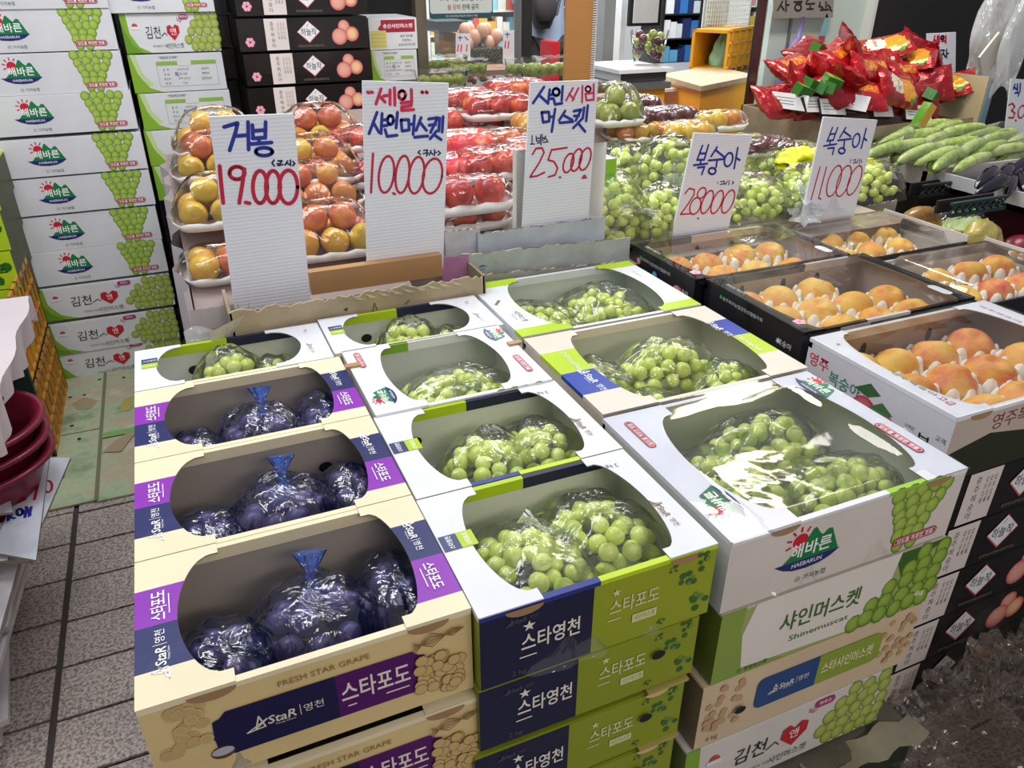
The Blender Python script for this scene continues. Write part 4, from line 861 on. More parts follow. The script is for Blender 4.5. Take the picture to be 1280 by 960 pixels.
# white cartons right of them
def d_side1(o,w,d,h):
    A=Art(pfront(w,d,h)); A.poly([(-w*.25,h*.78),(-w*.32,h*.66),(-w*.25,h*.54),(w*.46,h*.54),(w*.46,h*.93),(-w*.25,h*.93)],'#a82840'); A.text('송산샤인머스켓',w*.1,h*.74,.018,'#ffffff',.014,fit=w*.62); A.rect(-w*.48,h*.05,-w*.15,h*.6,'#d8cf7a')
    for i in range(4): A.line([(-w*.47,h*(.12+.12*i)),(-w*.16,h*(.12+.12*i))],.001,'#8a8448')
    for j,t in enumerate(('높은 당도를','자랑하는','송산샤인머스켓')): A.text(t,w*.27,h*(.42-.14*j),.011,'#3a3a3a')
    A.build('printed_lettering',o)
w1_=closed_box('grape_carton','white carton with red arrow banner beside the top black peach cartons',.20,.3,.118,'#dfe0e4',d_side1,tabs=False); w1_.location=(.917,3.5,1.206)
w2_=closed_box('grape_carton','white carton with green table, under the red arrow banner carton',.195,.3,.118,'#d8dadc',d_info,tabs=False); w2_.location=(.913,3.5,1.086)
b=MB(); b.box(.82,3.36,0,1.01,3.64,1.083,'#c9cbc8'); tag(b.build('carton_pile','card'),'pale carton pile under the carton with the green table','box')
# far left: lime cartons, orange crate, table, bowls, cardboard signs
def d_lime(o,w,d,h):
    A=Art(pfront(w,d,h)); leafblob(A,w*.36,h*.45,h*.3,'#2c6a20','#4f9a2c',5); A.text('포도',w*.36,h*.55,.04,'#1e4a18',.01); A.rect(-w*.5,0,w*.2,h*.16,'#8ab82a'); A.build('printed_leaves',o)
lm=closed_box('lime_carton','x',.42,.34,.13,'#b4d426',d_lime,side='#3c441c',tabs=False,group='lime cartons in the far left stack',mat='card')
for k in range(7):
    c=lm if k==0 else copy_tree(lm); c['label']='lime green carton, '+od[k]+' in the stack at the left picture edge'; c.location=(-.82+.006*math.sin(k*7)+ .012*k*(.9),3.12,.003+.133*k)
def crate(name,label,x0,y0,x1,y1,z0,h,mat,nx=5,nz=4):
    t=thing(name,label,'crate',((x0+x1)/2,(y0+y1)/2,z0)); w,d=x1-x0,y1-y0
    def wall(nm,L,fn,n):
        b=MB()
        def bar(a0,b0,a1,b1): 
            P=[fn(a0,b0,0),fn(a1,b1,1)]; lo=[min(P[0][i],P[1][i]) for i in range(3)]; hi=[max(P[0][i],P[1][i]) for i in range(3)]; b.box(*lo,*hi)
        bar(-L/2,0,L/2,.018); bar(-L/2,h-.022,L/2,h)
        for i in range(n+1): a=-L/2+(L-.012)*i/n; bar(a,0,a+.012,h)
        for j in range(1,nz): zz=h*j/nz; bar(-L/2,zz,L/2,zz+.007)
        b.build(nm,mat,t)
    T=.01
    wall('side_wall',d,lambda a,z,k:(w/2-(T if k else 0),a,z),nx); wall('side_wall',d,lambda a,z,k:(-w/2+(T if k else 0),a,z),nx)
    wall('front_wall',w,lambda a,z,k:(a,-d/2+(T if k else 0),z),nx-1); wall('back_wall',w,lambda a,z,k:(a,d/2-(T if k else 0),z),nx-1)
    b=MB(); b.box(-w/2,-d/2,0,w/2,d/2,.008); b.build('base',mat,t); return t
for k in range(2): crate('orange_crate','orange slatted plastic crate, '+('lower' if k==0 else 'upper')+' one of two behind the pink-covered table',-.98,2.66,-.565,3.20,.004+.29*k,.28,'orange_crate',7,3)
t=thing('pink_table','low table covered with a pinkish sheet at the left picture edge','table',(-.78,1.98,0)); b=MB()
b.grid(lambda u,v:(-.35+.722*u+.006*math.sin(v*17),-.47+.70*v,.752+.004*math.sin(u*9)*math.cos(v*11)),16,20); b.build('sheet','pink_sheet',t,smooth=True)
b=MB(); b.grid(lambda u,v:(.372+.006*math.sin(u*17)-.012*v+.01*v*math.sin(u*40),-.47+.70*u,.752-.075*v-.02*v*math.sin(u*12)),40,4); b.grid(lambda u,v:(-.35+.722*u,.23+.004*math.sin(u*30),.752-.07*v),20,3); b.grid(lambda u,v:(-.35+.722*u,-.472+.006*math.sin(u*30),.752-.06*v),20,3); b.build('sheet_edge','pink_sheet',t,smooth=True)
b=MB(); b.box(-.35,-.46,.70,.355,.225,.742,c=(.1,.1,.1)); b.build('tabletop','green_frame',t)
for x,y in ((-.33,-.44),(-.33,.17),(.12,.17),(-.05,-.44)):
    b=MB(); b.box(x,y,0,x+.04,y+.04,.70); b.build('leg','green_frame',t)
b=MB(); b.box(-.33,.18,.3,.32,.2,.7); b.build('back_panel','green_frame',t)
def bowl(z,label,r=.17,x=-.575,y=1.90):
    t=thing('bowl',label,'bowl',(x,y,z),0,'maroon bowls in a nest'); b=MB(); H=.13
    prof=[(0,.004),(r*.55,.004),(r*.62,.0),(r*.8,H*.5),(r*.95,H*.92),(r*1.04,H*.93),(r*1.04,H),(r*.93,H),(r*.76,H*.5),(r*.58,.012),(0,.012)]
    n=len(prof)-1
    b.grid(lambda u,v:(lambda p:(p[0]*math.cos(2*PI*u),p[0]*math.sin(2*PI*u),p[1]))(prof[min(n,int(round(v*n)))]),40,n); b.build('bowl_shell','maroon_plastic',t,smooth=True); return t
for k in range(3): bowl(.35+.045*k,'maroon plastic bowl, '+['bottom','middle','top'][k]+' of the nest of three below the pink table')
pl=MB(); pl.box(-.80,1.75,.335,-.47,2.10,.349,'#d9d2d6'); 
nsheet=0
rs=random.Random(8)
for k in range(16):
    z=.010+.0205*k; w=.42+rs.uniform(-.05,.05); d=.50+rs.uniform(-.04,.04); xe=-.60-.03*rs.random()+.009*k; a=rs.uniform(-.12,.12)
    b=MB(); b.box(-w,-d/2,0,0,d/2,.015,['#cfc9c8','#b9b2b0','#d9d3d8','#a89c90'][k%4],top='#d5cfd6')
    o=b.build('cardboard_sheet','worn_card',loc=(xe,1.70+rs.uniform(-.05,.05),z),rot=(0,0,a)); tag(o,'cardboard sheet number from a floor pile','cardboard','loose cardboard sheets in the pile at the left edge'); o['label']=['topmost','second','third','fourth','fifth','sixth','seventh','eighth','ninth','tenth','eleventh','twelfth','thirteenth','fourteenth','fifteenth','lowest'][15-k]+' whitish cardboard sheet from the top of the floor pile'
def card_sign(px,Y,label,Z0):
    pass
def quad_board(name,label,corners,th,mat,cat='sign',col_='#dfe3ee',edge='#9a8a72'):
    """a rigid board given by its four corners in space: top left, top right, bottom right, bottom left"""
    TL,TR,BR,BL=[Vector(p) for p in corners]; base=(BL+BR)/2; n=(TR-TL).cross(BL-TL).normalized()
    if n.dot(Vector(CAM)-base)<0: n=-n
    t=thing(name,label,cat,base); b=MB(); F=[p-base for p in (TL,TR,BR,BL)]; K=[p-n*th for p in F]
    b.face(F,col_); b.face(K[::-1],'#b9a888')
    for i in range(4): j=(i+1)%4; b.face([F[i],F[j],K[j],K[i]],edge)
    b.build('board',mat,t); return t,base,n
def ink(t,base,n,strokes,mat,name,width,proj,lift=.0004):
    """handwriting: round-ended marker ribbons lying on the board"""
    b=MB(); k=0
    for st in strokes:
        pts=[proj(*q)-base for q in st]
        if len(pts)>2 and len(pts)<6:
            pass
        k+=1; off=n*(lift+.00004*k)
        for i in range(len(pts)-1):
            p,q=pts[i],pts[i+1]; d=(q-p); L=d.length
            if L<1e-5: continue
            s=n.cross(d).normalized()*(width/2); b.face([p-s+off,q-s+off,q+s+off,p+s+off])
        for p in pts:
            b.face([p+off+n*.00002+(n.cross(Vector((1,0,0))).normalized()*math.cos(2*PI*i/8)+Vector((1,0,0))*math.sin(2*PI*i/8))*width/2 for i in range(8)])
    o=b.build(name,mat,t); return o
def planeproj(P0,n,ox,oy,f=4.0):
    def g(X,Y):
        d=ray(ox+X/f,oy+Y/f); c=Vector(CAM); return c+d*((P0-c).dot(n)/d.dot(n))
    return g
def ell(cx,cy,rx,ry,sl=0,n=18,a0=0,a1=360): return [(cx+rx*math.cos(math.radians(a0+(a1-a0)*i/n))+sl*ry*-math.sin(math.radians(a0+(a1-a0)*i/n)),cy+ry*math.sin(math.radians(a0+(a1-a0)*i/n))) for i in range(n+1)]
def price_sign(label,Y,px,mat='sign_board',th=.006,lean=.02):
    TL,TR,BR,BL=[WY(x,y,Y) for x,y in px]
    return quad_board('price_sign',label,(TL,TR,BR,BL),th,mat)
# loose signs on the pile
zt=.352
def sheet_sign(label,px,z,dz=0):
    P=[WZ(x,y,z) for x,y in px]; return quad_board('price_sign',label,P,.006,'worn_card')
t,bs,nn=sheet_sign('discarded white price card with upside-down red 12 lying under the bowls',[(10,640),(62,568),(45,700),(-10,690)],.385)
g=planeproj(bs,nn,0,540,3.84); ink(t,bs,nn,[[(182,255),(165,325)],[(150,268),(115,290),(120,325),(90,340),(72,335),(68,320)],[(150,275),(125,262),(108,280)],ell(55,310,18,28)],'ink_red','written_price',.007,g); ink(t,bs,nn,[[(150,360),(140,405)],[(125,375),(120,410)],[(125,360),(145,400)],ell(95,385,14,16),[(60,395),(45,410),(70,415)],[(40,400),(40,425)]],'ink_blue','written_name',.007,g)
t,bs,nn=sheet_sign('discarded white price card with a red curl, behind the upside-down 12 card',[(60,572),(88,572),(50,660),(40,650)],.372)
g=planeproj(bs,nn,0,540,3.84); ink(t,bs,nn,[ell(230,262,20,28,a0=-120,a1=150)],'ink_red','written_price',.006,g)
for i,(pts,z) in enumerate((([(-30,590),(6,592),(16,640),(-30,645)],.41),([(-30,650),(14,655),(10,700),(-30,705)],.375),([(10,655),(42,660),(38,702),(6,702)],.362))):
    sheet_sign(['blank white card lying at the very edge of the pile','second blank white card at the pile edge','pinkish blank card on the near end of the pile'][i],pts,z)
# ================================================================ rear display: cloth side, crate, brown tray, torn cartons
t=thing('display_table','display table with a pale cloth hanging down its side, behind the front boxes','table',(1.1,2.3,0)); b=MB()
b.box(-1.13,-.62,0,.95,.9,.80,'#8a7f74',top='#a89c90'); b.build('table_body','card',t)
def cl(u,v): return (-1.135-.015*math.sin(v*2)+.012*math.sin(u*38+3*v)+.004*math.sin(u*90),-.64+1.35*u,.90-.88*v)
b=MB(); b.grid(cl,90,8); b.grid(lambda u,v:(-1.13+.13*u,-.642+.004*math.sin(u*40),.86-.86*v),12,6); b.build('cloth','cloth_white',t,smooth=True)
SL=.28
def WS(px,py,dz=0,SL=None):
    SL=SL or (.46 if px<462 else .28)
    """where the line of sight meets the sloping display board"""
    d=ray(px,py); c=Vector(CAM); a=.868-SL*1.78+dz; k=(a-c.z+SL*c.y)/(d.z-SL*d.y); return c+d*k
for SLk,P,lb in ((.46,[(-.02,1.70),(.47,1.70),(.47,2.24),(-.02,2.24)],'steep sloping board under the yellow plum trays'),(.28,[(.475,1.74),(1.02,1.74),(1.02,2.24),(1.66,2.24),(1.50,2.62),(.475,2.62)],'sloping board under the red nectarine trays')):
    b=MB(); f_=lambda y:.860+SLk*(y-1.78)
    b.face([(x,y,f_(y)) for x,y in P],'#8f7d78'); b.face([(x,y,.8) for x,y in P][::-1],'#8a7f74')
    for i in range(len(P)): a,c=P[i],P[(i+1)%len(P)]; b.face([(a[0],a[1],.8),(c[0],c[1],.8),(c[0],c[1],f_(c[1])),(a[0],a[1],f_(a[1]))],'#8a7f74')
    o=b.build('display_board','card'); tag(o,lb,'board')
# brown torn tray
t=thing('brown_tray','long brown cardboard tray with a torn ragged top edge behind the front boxes','box',(.30,1.66,.717)); b=MB()
rt=random.Random(5)
TANC='#c2b190'
def jag(u): return .004*rt.uniform(-1,1)+.003*math.sin(u*50)
x0,x1=-.255,.315
J=[jag(i/60) for i in range(61)]
b.grid(lambda u,v:(x0+(x1-x0)*u,-.07-.0*v,.045+.105*v+(J[int(round(u*60))] if v>.99 else 0)),60,2,'#bfae90'); 
b.grid(lambda u,v:(x0+(x1-x0)*u,-.063,.045+.105*v+(J[int(round(u*60))]*.8-.002 if v>.99 else 0)),60,2,'#8f7f66')
b.grid(lambda u,v:(x0+(x1-x0)*u,-.07+.007*v,.15+J[int(round(u*60))]),60,1,lambda u,v:'#c3b394' if int(u*120)%2 else '#5e4f3e')
b.box(x0,-.063,.03,x1,.1,.05,'#8a7a60'); b.box(x0-.003,-.07,.045,x0+.004,.08,.15,'#9c8c70'); b.box(x1-.004,-.07,.045,x1+.003,.08,.15,'#9c8c70')
b.build('tray_wall','worn_card',t)
b=MB(); b.grid(lambda u,v:(x0-.005+(.035 if v>.5 else 0)*(1-u)-.04*u,-.072-.02*u,.055+.09*v-.02*u),4,2,'#cfc8b4'); b.build('bent_corner','worn_card',t)
b=MB()
for i in range(9):
    u=.45+.05*i; b.face([(x0+(x1-x0)*(u+dx),-.0705-dz,.15-zz) for dx,dz,zz in ((0,.0,.0),(.03,.004,.004),(.05,.006,.012),(.02,.004,.010))],'#d6c8a8')
b.build('torn_flap','worn_card',t)
A=Art(lambda u,v,nn:(u,-.0705-nn,v)); A.poly([(-.02,.12),(-.01,.125),(-.012,.115)],'#3a342c'); A.line([(.045,.105),(.05,.125),(.055,.108)],.0015,'#3a342c'); A.line([(.12,.11),(.13,.118)],.002,'#3a342c'); A.build('printed_mark',t)
# brown plastic crate below it
t=thing('brown_crate','brown plastic crate with diamond openings under the torn brown tray','crate',(.10,1.66,.30)); b=MB()
for j in range(3):
    for i in range(10):
        cx=-.15+.042*i+.021*(j%2); cz=.425-.036*j; 
        for s1_,s2_ in ((1,1),(1,-1),(-1,1),(-1,-1)): b.tube([(cx+s1_*.021,-.06,cz),(cx,-.06,cz+s2_*.018)],.0032,4,caps=False)
b.box(-.18,-.065,.0,.28,-.055,.33); b.box(-.18,-.055,0,-.17,.1,.43); b.build('crate_wall','brown_crate',t); b=MB(); b.box(-.17,-.03,.02,.27,-.025,.43); b.build('shade_panel','dark_void',t)  # dark panel added to stand for the shade inside the crate
t=thing('clear_tub','clear plastic tub lid leaning at the left end of the torn tray','tub',(-.0,1.60,.70)); b=MB(); b.grid(lambda u,v:(-.05+.09*u,.02*v,.0+.13*v+.01*math.sin(u*6)),8,6); b.build('tub_wall','milky_film',t,smooth=True)
a=WY(386,340,1.665); c=WY(553,337,1.665); b=MB(); b.box(a.x,1.665,a.z-.055,c.x,1.69,a.z-.002,'#b58b5e',front='#b98f62'); tag(b.build('kraft_box','card'),'low brown kraft box behind the torn tray, under the 10000 price card','box')
# pale torn cartons right of the 10000 card
def torn(label,p0,p1,Y0,Y1,hh,c,th=.006,ragc='#c9bda6',seed=1,extra=None):
    """long low carton wall with a ragged corrugated lip; p0,p1 top corners in x,z"""
    (xa,za),(xb,zb)=p0,p1; r_=random.Random(seed); t=thing('torn_carton',label,'box',((xa+xb)/2,(Y0+Y1)/2,min(za,zb)-hh)); ox,oy,oz=t.location
    J=[r_.uniform(-.003,.003) for _ in range(61)]
    def top(u): return za+(zb-za)*u+J[int(round(u*60))]
    b=MB(); b.grid(lambda u,v:(xa+(xb-xa)*u-ox,Y0+(Y1-Y0)*u-oy,(top(u) if v>.5 else za+(zb-za)*u-hh)-oz),60,1,lambda u,v:extra(u) if extra else c)
    b.grid(lambda u,v:(xa+(xb-xa)*u-ox,Y0+(Y1-Y0)*u+th*v-oy,top(u)-oz+.0005),60,1,lambda u,v:ragc if int(u*110)%2 else '#7a6d5a')
    b.grid(lambda u,v:(xa+(xb-xa)*u-ox,Y0+(Y1-Y0)*u+th-oy,(top(u) if v>.5 else za+(zb-za)*u-hh)-oz),60,1,c); b.build('carton_wall','worn_card',t)
    b=MB(); b.box(xa-ox,Y0+.01-oy,-.0,xb-ox,Y0+.012-oy+.05,.012,c); b.build('carton_base','card',t); return t
def bypx(pts,Y): return [(lambda v:(v.x,v.z))(WY(x,y,Y)) for x,y in pts]
p=bypx([(597,293),(757,272)],1.72); torn('bluish-white low carton front behind the pink-ended torn carton',p[0],p[1],1.72,1.72,.09,'#c6cedb',seed=2)
p=bypx([(556,290),(600,286)],1.735); torn('small pale carton end with red pen marks left of the bluish one',p[0],p[1],1.735,1.735,.09,'#cfcfd6',seed=3)
p=bypx([(552,322),(788,297)],1.695); torn('pale torn carton strip with a pink end and a small blue print',p[0],p[1],1.695,1.695,.10,'#c2c6c0',seed=4,extra=lambda u:'#c389b8' if u<.13 else '#bcc3c3')
p=bypx([(575,347),(770,328)],1.675); torn('lower pale torn carton strip just behind the lime-cornered white box',p[0],p[1],1.675,1.675,.08,'#b9bab0',seed=6)
A=Art(lambda u,v,nn:(u,1.694-nn,v)); q=WY(603,334,1.694); A.poly([(q.x-.012,q.z),(q.x,q.z+.006),(q.x+.014,q.z+.001)],'#2c6ab0'); A.text('•••',q.x,q.z-.006,.014,'#3a5a90'); o=A.build('printed_mark',None); o.parent=bpy.data.objects['torn_carton.002']; o.location=-o.parent.location
q0=WY(835,300,1.74)
p=bypx([(765,318),(1000,292)],1.745); torn('crumpled pale carton lip behind the farther black peach box, under the bags of grapes',p[0],p[1],1.745,1.745,.07,'#b8b0a0',seed=7)
p=bypx([(1050,265),(1122,250)],1.95); t=torn('worn corrugated carton end right of the 11000 price card',p[0],p[1],1.95,1.95,.16,'#c3bcb0',seed=8)
t=thing('lime_card','white and lime carton corner standing beside the 25000 card','box',WY(748,285,1.86)); b=MB(); w=.075; b.box(-.03,0,0,.045,.08,.19,'#d6dde0',front='#d6dde0'); b.face([(-.03,-.001,.10),(.045,-.001,.12),(.045,-.001,.19),(-.03,-.001,.19)],'#8fc62e'); b.face([(.03,-.001,0),(.045,-.001,0),(.045,-.001,.12),(.03,-.001,.09)],'#b4d88a'); b.build('carton','card',t)
# ---------------------------------------------------------------- hand-written price cards
Y=1.655; t,bs,nn=price_sign('white price card reading 19.000 in red with a blue fruit name',Y,[(261,146),(367,142),(389,384),(293,386)])
g=planeproj(bs,nn,240,0)
ink(t,bs,nn,[[(160,635),(228,615),(218,660),(188,752)],[(280,610),(283,748)],[(222,680),(275,676)],[(302,625),(305,692)],[(368,610),(366,690)],[(303,655),(366,650)],[(303,692),(366,688)],[(335,690),(335,716)],[(292,720),(398,712)],ell(360,758,42,20)],'ink_blue','written_name',.0075,g)
ink(t,bs,nn,[[(410,800),(400,816),(412,830)],[(430,805),(450,803),(440,818),(425,820)],[(430,828),(455,822)],[(478,805),(465,825)],[(475,815),(485,822)],[(492,800),(492,828)],[(505,808),(514,818),(504,828)]],'ink_navy','written_origin',.0035,g)
ink(t,bs,nn,[[(138,830),(146,920),(156,1015)],ell(225,865,38,32),[(262,845),(252,920),(236,1015)],[(268,1012),(288,1016)],ell(340,935,36,82),ell(405,935,36,82),ell(482,935,46,84)],'ink_red','written_price',.008,g)
Y=1.69; t,bs,nn=price_sign('white corrugated price card reading 10.000 with red and blue writing',Y,[(453,101),(561,104),(554,336),(459,337)])
g=planeproj(bs,nn,240,0)
ink(t,bs,nn,[[(945,445),(920,520)],[(935,478),(965,510)],[(958,480),(988,476)],[(990,450),(990,522)],[(1012,440),(1014,525)],ell(1050,475,17,22),[(1096,448),(1098,503)],[(1045,515),(1098,508)],[(1098,508),(1096,528),(1048,534),(1048,552),(1108,548)],[(878,460),(884,464)],[(896,460),(902,462)],[(1148,460),(1154,462)],[(1170,460),(1176,463)]],'ink_pink','written_sale',.007,g)
ink(t,bs,nn,[[(925,562),(885,668)],[(905,610),(935,662)],[(950,568),(945,668)],[(950,600),(978,598)],[(950,630),(978,626)],ell(992,600,15,22),[(1027,562),(1020,640)],[(965,648),(975,682),(1025,676)],[(1045,600),(1050,655),(1085,650),(1083,598),(1045,600)],[(1085,622),(1106,620)],[(1112,578),(1105,672)],[(1145,588),(1120,652)],[(1140,612),(1172,652)],[(1112,686),(1178,680)],[(1182,595),(1228,588),(1192,662)],[(1185,626),(1218,622)],[(1238,590),(1233,655)],[(1255,583),(1250,660)],[(1222,655),(1190,694)],[(1208,672),(1245,698)]],'ink_blue','written_name',.0068,g)
ink(t,bs,nn,[[(1140,752),(1130,762),(1142,772)],[(1158,752),(1178,750),(1172,762)],[(1155,768),(1180,764),(1172,780)],[(1195,752),(1186,775)],[(1194,762),(1204,772)],[(1212,748),(1212,778)],[(1212,762),(1222,762)],[(1230,755),(1242,765),(1230,776)]],'ink_navy','written_origin',.0033,g)
ink(t,bs,nn,[[(905,768),(900,860),(895,962)],ell(972,872,38,92,.10),ell(1052,872,34,94,.10),ell(1122,876,38,92,.12),ell(1202,880,48,88,.14),[(1005,966),(1015,970)]],'ink_red','written_price',.0055,g)
Y=1.735; t,bs,nn=price_sign('white price card reading 25,000 leaning in a white foam tray',Y,[(663,103),(748,100),(735,278),(653,284)])
g=planeproj(bs,nn,480,0)
ink(t,bs,nn,[[(800,435),(745,515)],[(778,478),(815,512)],[(828,448),(820,518)],[(825,475),(845,472)],[(825,495),(845,492)],ell(860,460,17,18),[(893,432),(888,502)],[(848,495),(855,522),(890,516)],[(788,562),(795,612),(826,606),(824,560),(788,562)],[(826,585),(850,582)],[(855,545),(838,658)],[(905,555),(875,602)],[(900,578),(940,600)],[(878,614),(945,608)],[(948,556),(985,548),(958,602)],[(950,580),(975,578)],[(1000,538),(993,592)],[(1018,528),(1010,605)],[(988,595),(945,640)],[(972,618),(1005,658)]],'ink_blue','written_name',.0068,g)
ink(t,bs,nn,[[(945,440),(910,502)],[(925,470),(950,496)],[(972,440),(942,502)],[(992,430),(990,512)],ell(1020,445,13,14),[(1005,470),(1042,465)],[(1048,420),(1048,500)],[(1008,480),(1012,502),(1045,498)]],'ink_pink','written_extra',.0052,g)
ink(t,bs,nn,[[(740,678),(740,718)],[(732,720),(752,720)],[(760,680),(762,705),(782,703)],[(782,675),(782,705)],[(763,692),(780,690)],[(790,672),(790,708)],[(790,690),(798,690)],[(765,715),(785,712),(784,725)],[(808,680),(798,700)],[(806,690),(816,702)],[(796,712),(820,708)]],'ink_navy','written_unit',.003,g)
ink(t,bs,nn,[[(742,772),(760,742),(790,740),(800,762),(775,815),(730,885),(765,880),(802,862)],[(838,748),(820,800),(850,808),(868,840),(855,875),(822,885)],[(838,750),(915,738)],ell(922,815,24,48,.25),ell(962,800,24,56,.25),ell(1005,795,26,56,.25),[(876,886),(882,887)],[(996,880),(1006,878)],[(990,890),(1012,888)]],'ink_red','written_price',.0048,g)
# foam tray holding that card
t=thing('foam_tray','upright white foam tray holding the 25,000 price card','tray',WY(696,285,1.755)); b=MB()
b.grid(lambda u,v:(lambda X,Zz,r:(X,-.03*(1 if (u<.06 or u>.94 or v<.05 or v>.95) else .0)+.02,Zz))(-.13+.26*u,.21*v+.0,0),24,20); b.build('tray_shell','foam_tray',t,smooth=True)
Y=1.737; t,bs,nn=price_sign('leaning white price card reading 28.000 with blue writing above the black peach boxes',Y,[(868,166),(941,169),(906,301),(838,304)])
g=planeproj(bs,nn,720,0); W2='ink_blue'
ink(t,bs,nn,[[(632,728),(605,800)],[(662,725),(640,800)],[(618,768),(650,766)],[(605,800),(640,798)],[(625,800),(620,822)],[(588,826),(656,818)],[(608,838),(642,834),(628,872)],[(705,735),(675,782)],[(700,752),(740,785)],[(662,802),(742,795)],[(705,798),(700,835)],ell(680,855,18,16),ell(762,798,20,34,.2),[(808,738),(790,842)],[(798,788),(818,800)]],W2,'written_name',.0058,g)
ink(t,bs,nn,[[(710,912),(706,916)],[(722,908),(742,906),(738,918)],[(720,922),(748,918)],[(756,905),(748,922)],[(766,902),(762,924)],[(782,906),(788,914),(780,920)]],'ink_navy','written_origin',.003,g)
ink(t,bs,nn,[[(545,968),(565,942),(592,948),(590,972),(560,1020),(522,1072),(575,1068)],ell(628,965,20,27,.3),ell(596,1030,26,42,.25),ell(655,1010,24,58,.35),ell(705,1010,24,58,.35),ell(760,1008,26,58,.35),[(608,1090),(612,1094)]],'ink_red','written_price',.0046,g)
Y=1.745; t,bs,nn=price_sign('leaning white price card reading 11.000, the right-hand one of the two tall leaning cards',Y,[(1030,146),(1097,150),(1058,306),(996,300)])
g=planeproj(bs,nn,960,0)
ink(t,bs,nn,[[(322,638),(295,706)],[(348,638),(325,702)],[(308,672),(335,668)],[(297,704),(325,700)],[(312,702),(308,724)],[(278,730),(342,720)],[(298,742),(330,738),(322,772)],[(388,638),(358,688)],[(380,658),(412,682)],[(348,702),(416,694)],[(382,698),(378,738)],ell(368,754,16,14),ell(440,702,17,34,.2),[(490,642),(465,742)],[(478,690),(492,702)]],W2,'written_name',.0055,g)
ink(t,bs,nn,[[(415,798),(410,812)],[(425,800),(438,798),(434,810)],[(424,816),(444,812)],[(450,798),(444,814)],[(458,795),(456,818)],[(466,800),(468,812)]],'ink_navy','written_origin',.0028,g)
ink(t,bs,nn,[[(260,835),(215,998)],[(292,835),(252,992)],[(258,992),(264,996)],ell(330,905,30,78,.3),ell(378,905,30,78,.3),ell(432,902,28,74,.35)],'ink_red','written_price',.0046,g)
# ---------------------------------------------------------------- wrapped fruit trays
def fruit_tray(label,loc,kind,r,nx,ny,rz=0,top=0,seed=0,film='clear_film',squash=1,tilt=0.0,group=None,trayc='foam_tray'):
    rnd=random.Random(seed); w=nx*r*1.95+r*.9; d=ny*r*1.95+r*.7; t=thing('fruit_tray',label,'fruit tray',loc,0,group,rot=(tilt,0,rz))
    b=MB(); H=r*.75
    ring=[(1,0,H),(1.03,0,H),(.93,.0,.002),(.0,0,.002)]
    def f(u,v):
        a=2*PI*u; k=min(3,int(round(v*3))); s=[1.0,1.04,.90,0][k]; z=[H*.9,H,.003,.003][k]
        q=(abs(math.cos(a))**5+abs(math.sin(a))**5)**(-1/5); return (w/2*s*q*math.cos(a),d/2*s*q*math.sin(a),z+(0.003*math.sin(a*14) if k<2 else 0))
    b.grid(f,40,3); b.build('tray',trayc,t,smooth=True); me=fm(kind)
    for j in range(ny):
        for i in range(nx):
            put('fruit',me,t,((i-(nx-1)/2)*r*1.95+rnd.uniform(-.1,.1)*r,(j-(ny-1)/2)*r*1.95+rnd.uniform(-.1,.1)*r,r*1.0+.003),(rnd.uniform(-1,1),rnd.uniform(-1,1),rnd.uniform(0,6)),r*rnd.uniform(.94,1.05))
    for k in range(top):
        i=k%max(1,(nx-1)); j=k//max(1,(nx-1)); put('fruit',me,t,((i-(nx-2)/2)*r*1.95,(j-(ny-2)/2)*r*1.8,r*2.45),(rnd.uniform(-1,1),rnd.uniform(-1,1),rnd.uniform(0,6)),r*rnd.uniform(.94,1.03))
    H2=r*(2.15+(1.5 if top else 0)); b=MB()
    def g(u,v):
        a=2*PI*u; q=(abs(math.cos(a))**4+abs(math.sin(a))**4)**(-1/4); s=math.cos(v*PI/2)**.45*(1.04 if not top else 1.04-.25*math.sin(v*PI/2)); k=1+.02*math.sin(a*11+seed)
        return (w/2*s*q*k*math.cos(a),d/2*s*q*k*math.sin(a),H*.9+(H2-H*.9)*math.sin(v*PI/2)+.003*math.sin(a*9)*math.cos(v*9))
    b.grid(g,48,10); b.build('plastic_wrap',film,t,smooth=True); return t
YP='plum_yellow'; NR='nectarine_red'; PP='plum_pink'
def ft(px,py,label,kind,r,nx,ny,dz=0,**k):
    p=WS(px,py,dz); return fruit_tray(label,(p.x,p.y+ny*r*.6,p.z),kind,r,nx,ny,seed=int(px+py),**k)
ft(420,322,'lowest tray of yellow and red plums between the 19.000 and 10.000 cards',YP,.036,3,2,top=2)
ft(400,264,'tray of yellow plums second up between the 19.000 and 10.000 cards',YP,.034,3,2,top=2)
ft(400,232,'tray of yellow plums third up between the two left price cards',YP,.034,3,2,dz=.02,top=2)
ft(405,190,'topmost tray of yellow plums behind the right edge of the 19.000 card',YP,.034,3,2,dz=.0,top=2)
ft(296,350,'lowest tray of plums peeking out left of the 19.000 card',YP,.034,3,2,dz=-.02,rz=.05)
ft(284,284,'second tray of plums peeking out left of the 19.000 card',YP,.034,3,2,dz=.02,top=2)
ft(276,226,'third tray of plums peeking out left of the 19.000 card',YP,.032,3,2,dz=.03,top=2)
ft(276,196,'topmost tray of plums peeking out left of the 19.000 card',YP,.032,3,2,dz=.03,top=2)
ft(450,190,'dark red plum tray mostly hidden behind the 10.000 card',NR,.03,3,2,dz=.02)
ft(455,235,'second red plum tray mostly hidden behind the 10.000 card',NR,.03,3,2)
ft(580,288,'bottom tray of dark red nectarines right of the 10.000 card',NR,.040,3,2)
ft(580,268,'tray of large red nectarines near the bottom right of the 10.000 card',NR,.042,3,1,dz=.07)
ft(630,224,'tray of orange-red nectarines above the large red ones',NR,.038,3,2,dz=.05)
ft(575,232,'tray of pinkish nectarines touching the right edge of the 10.000 card',PP,.038,3,2,dz=.02)
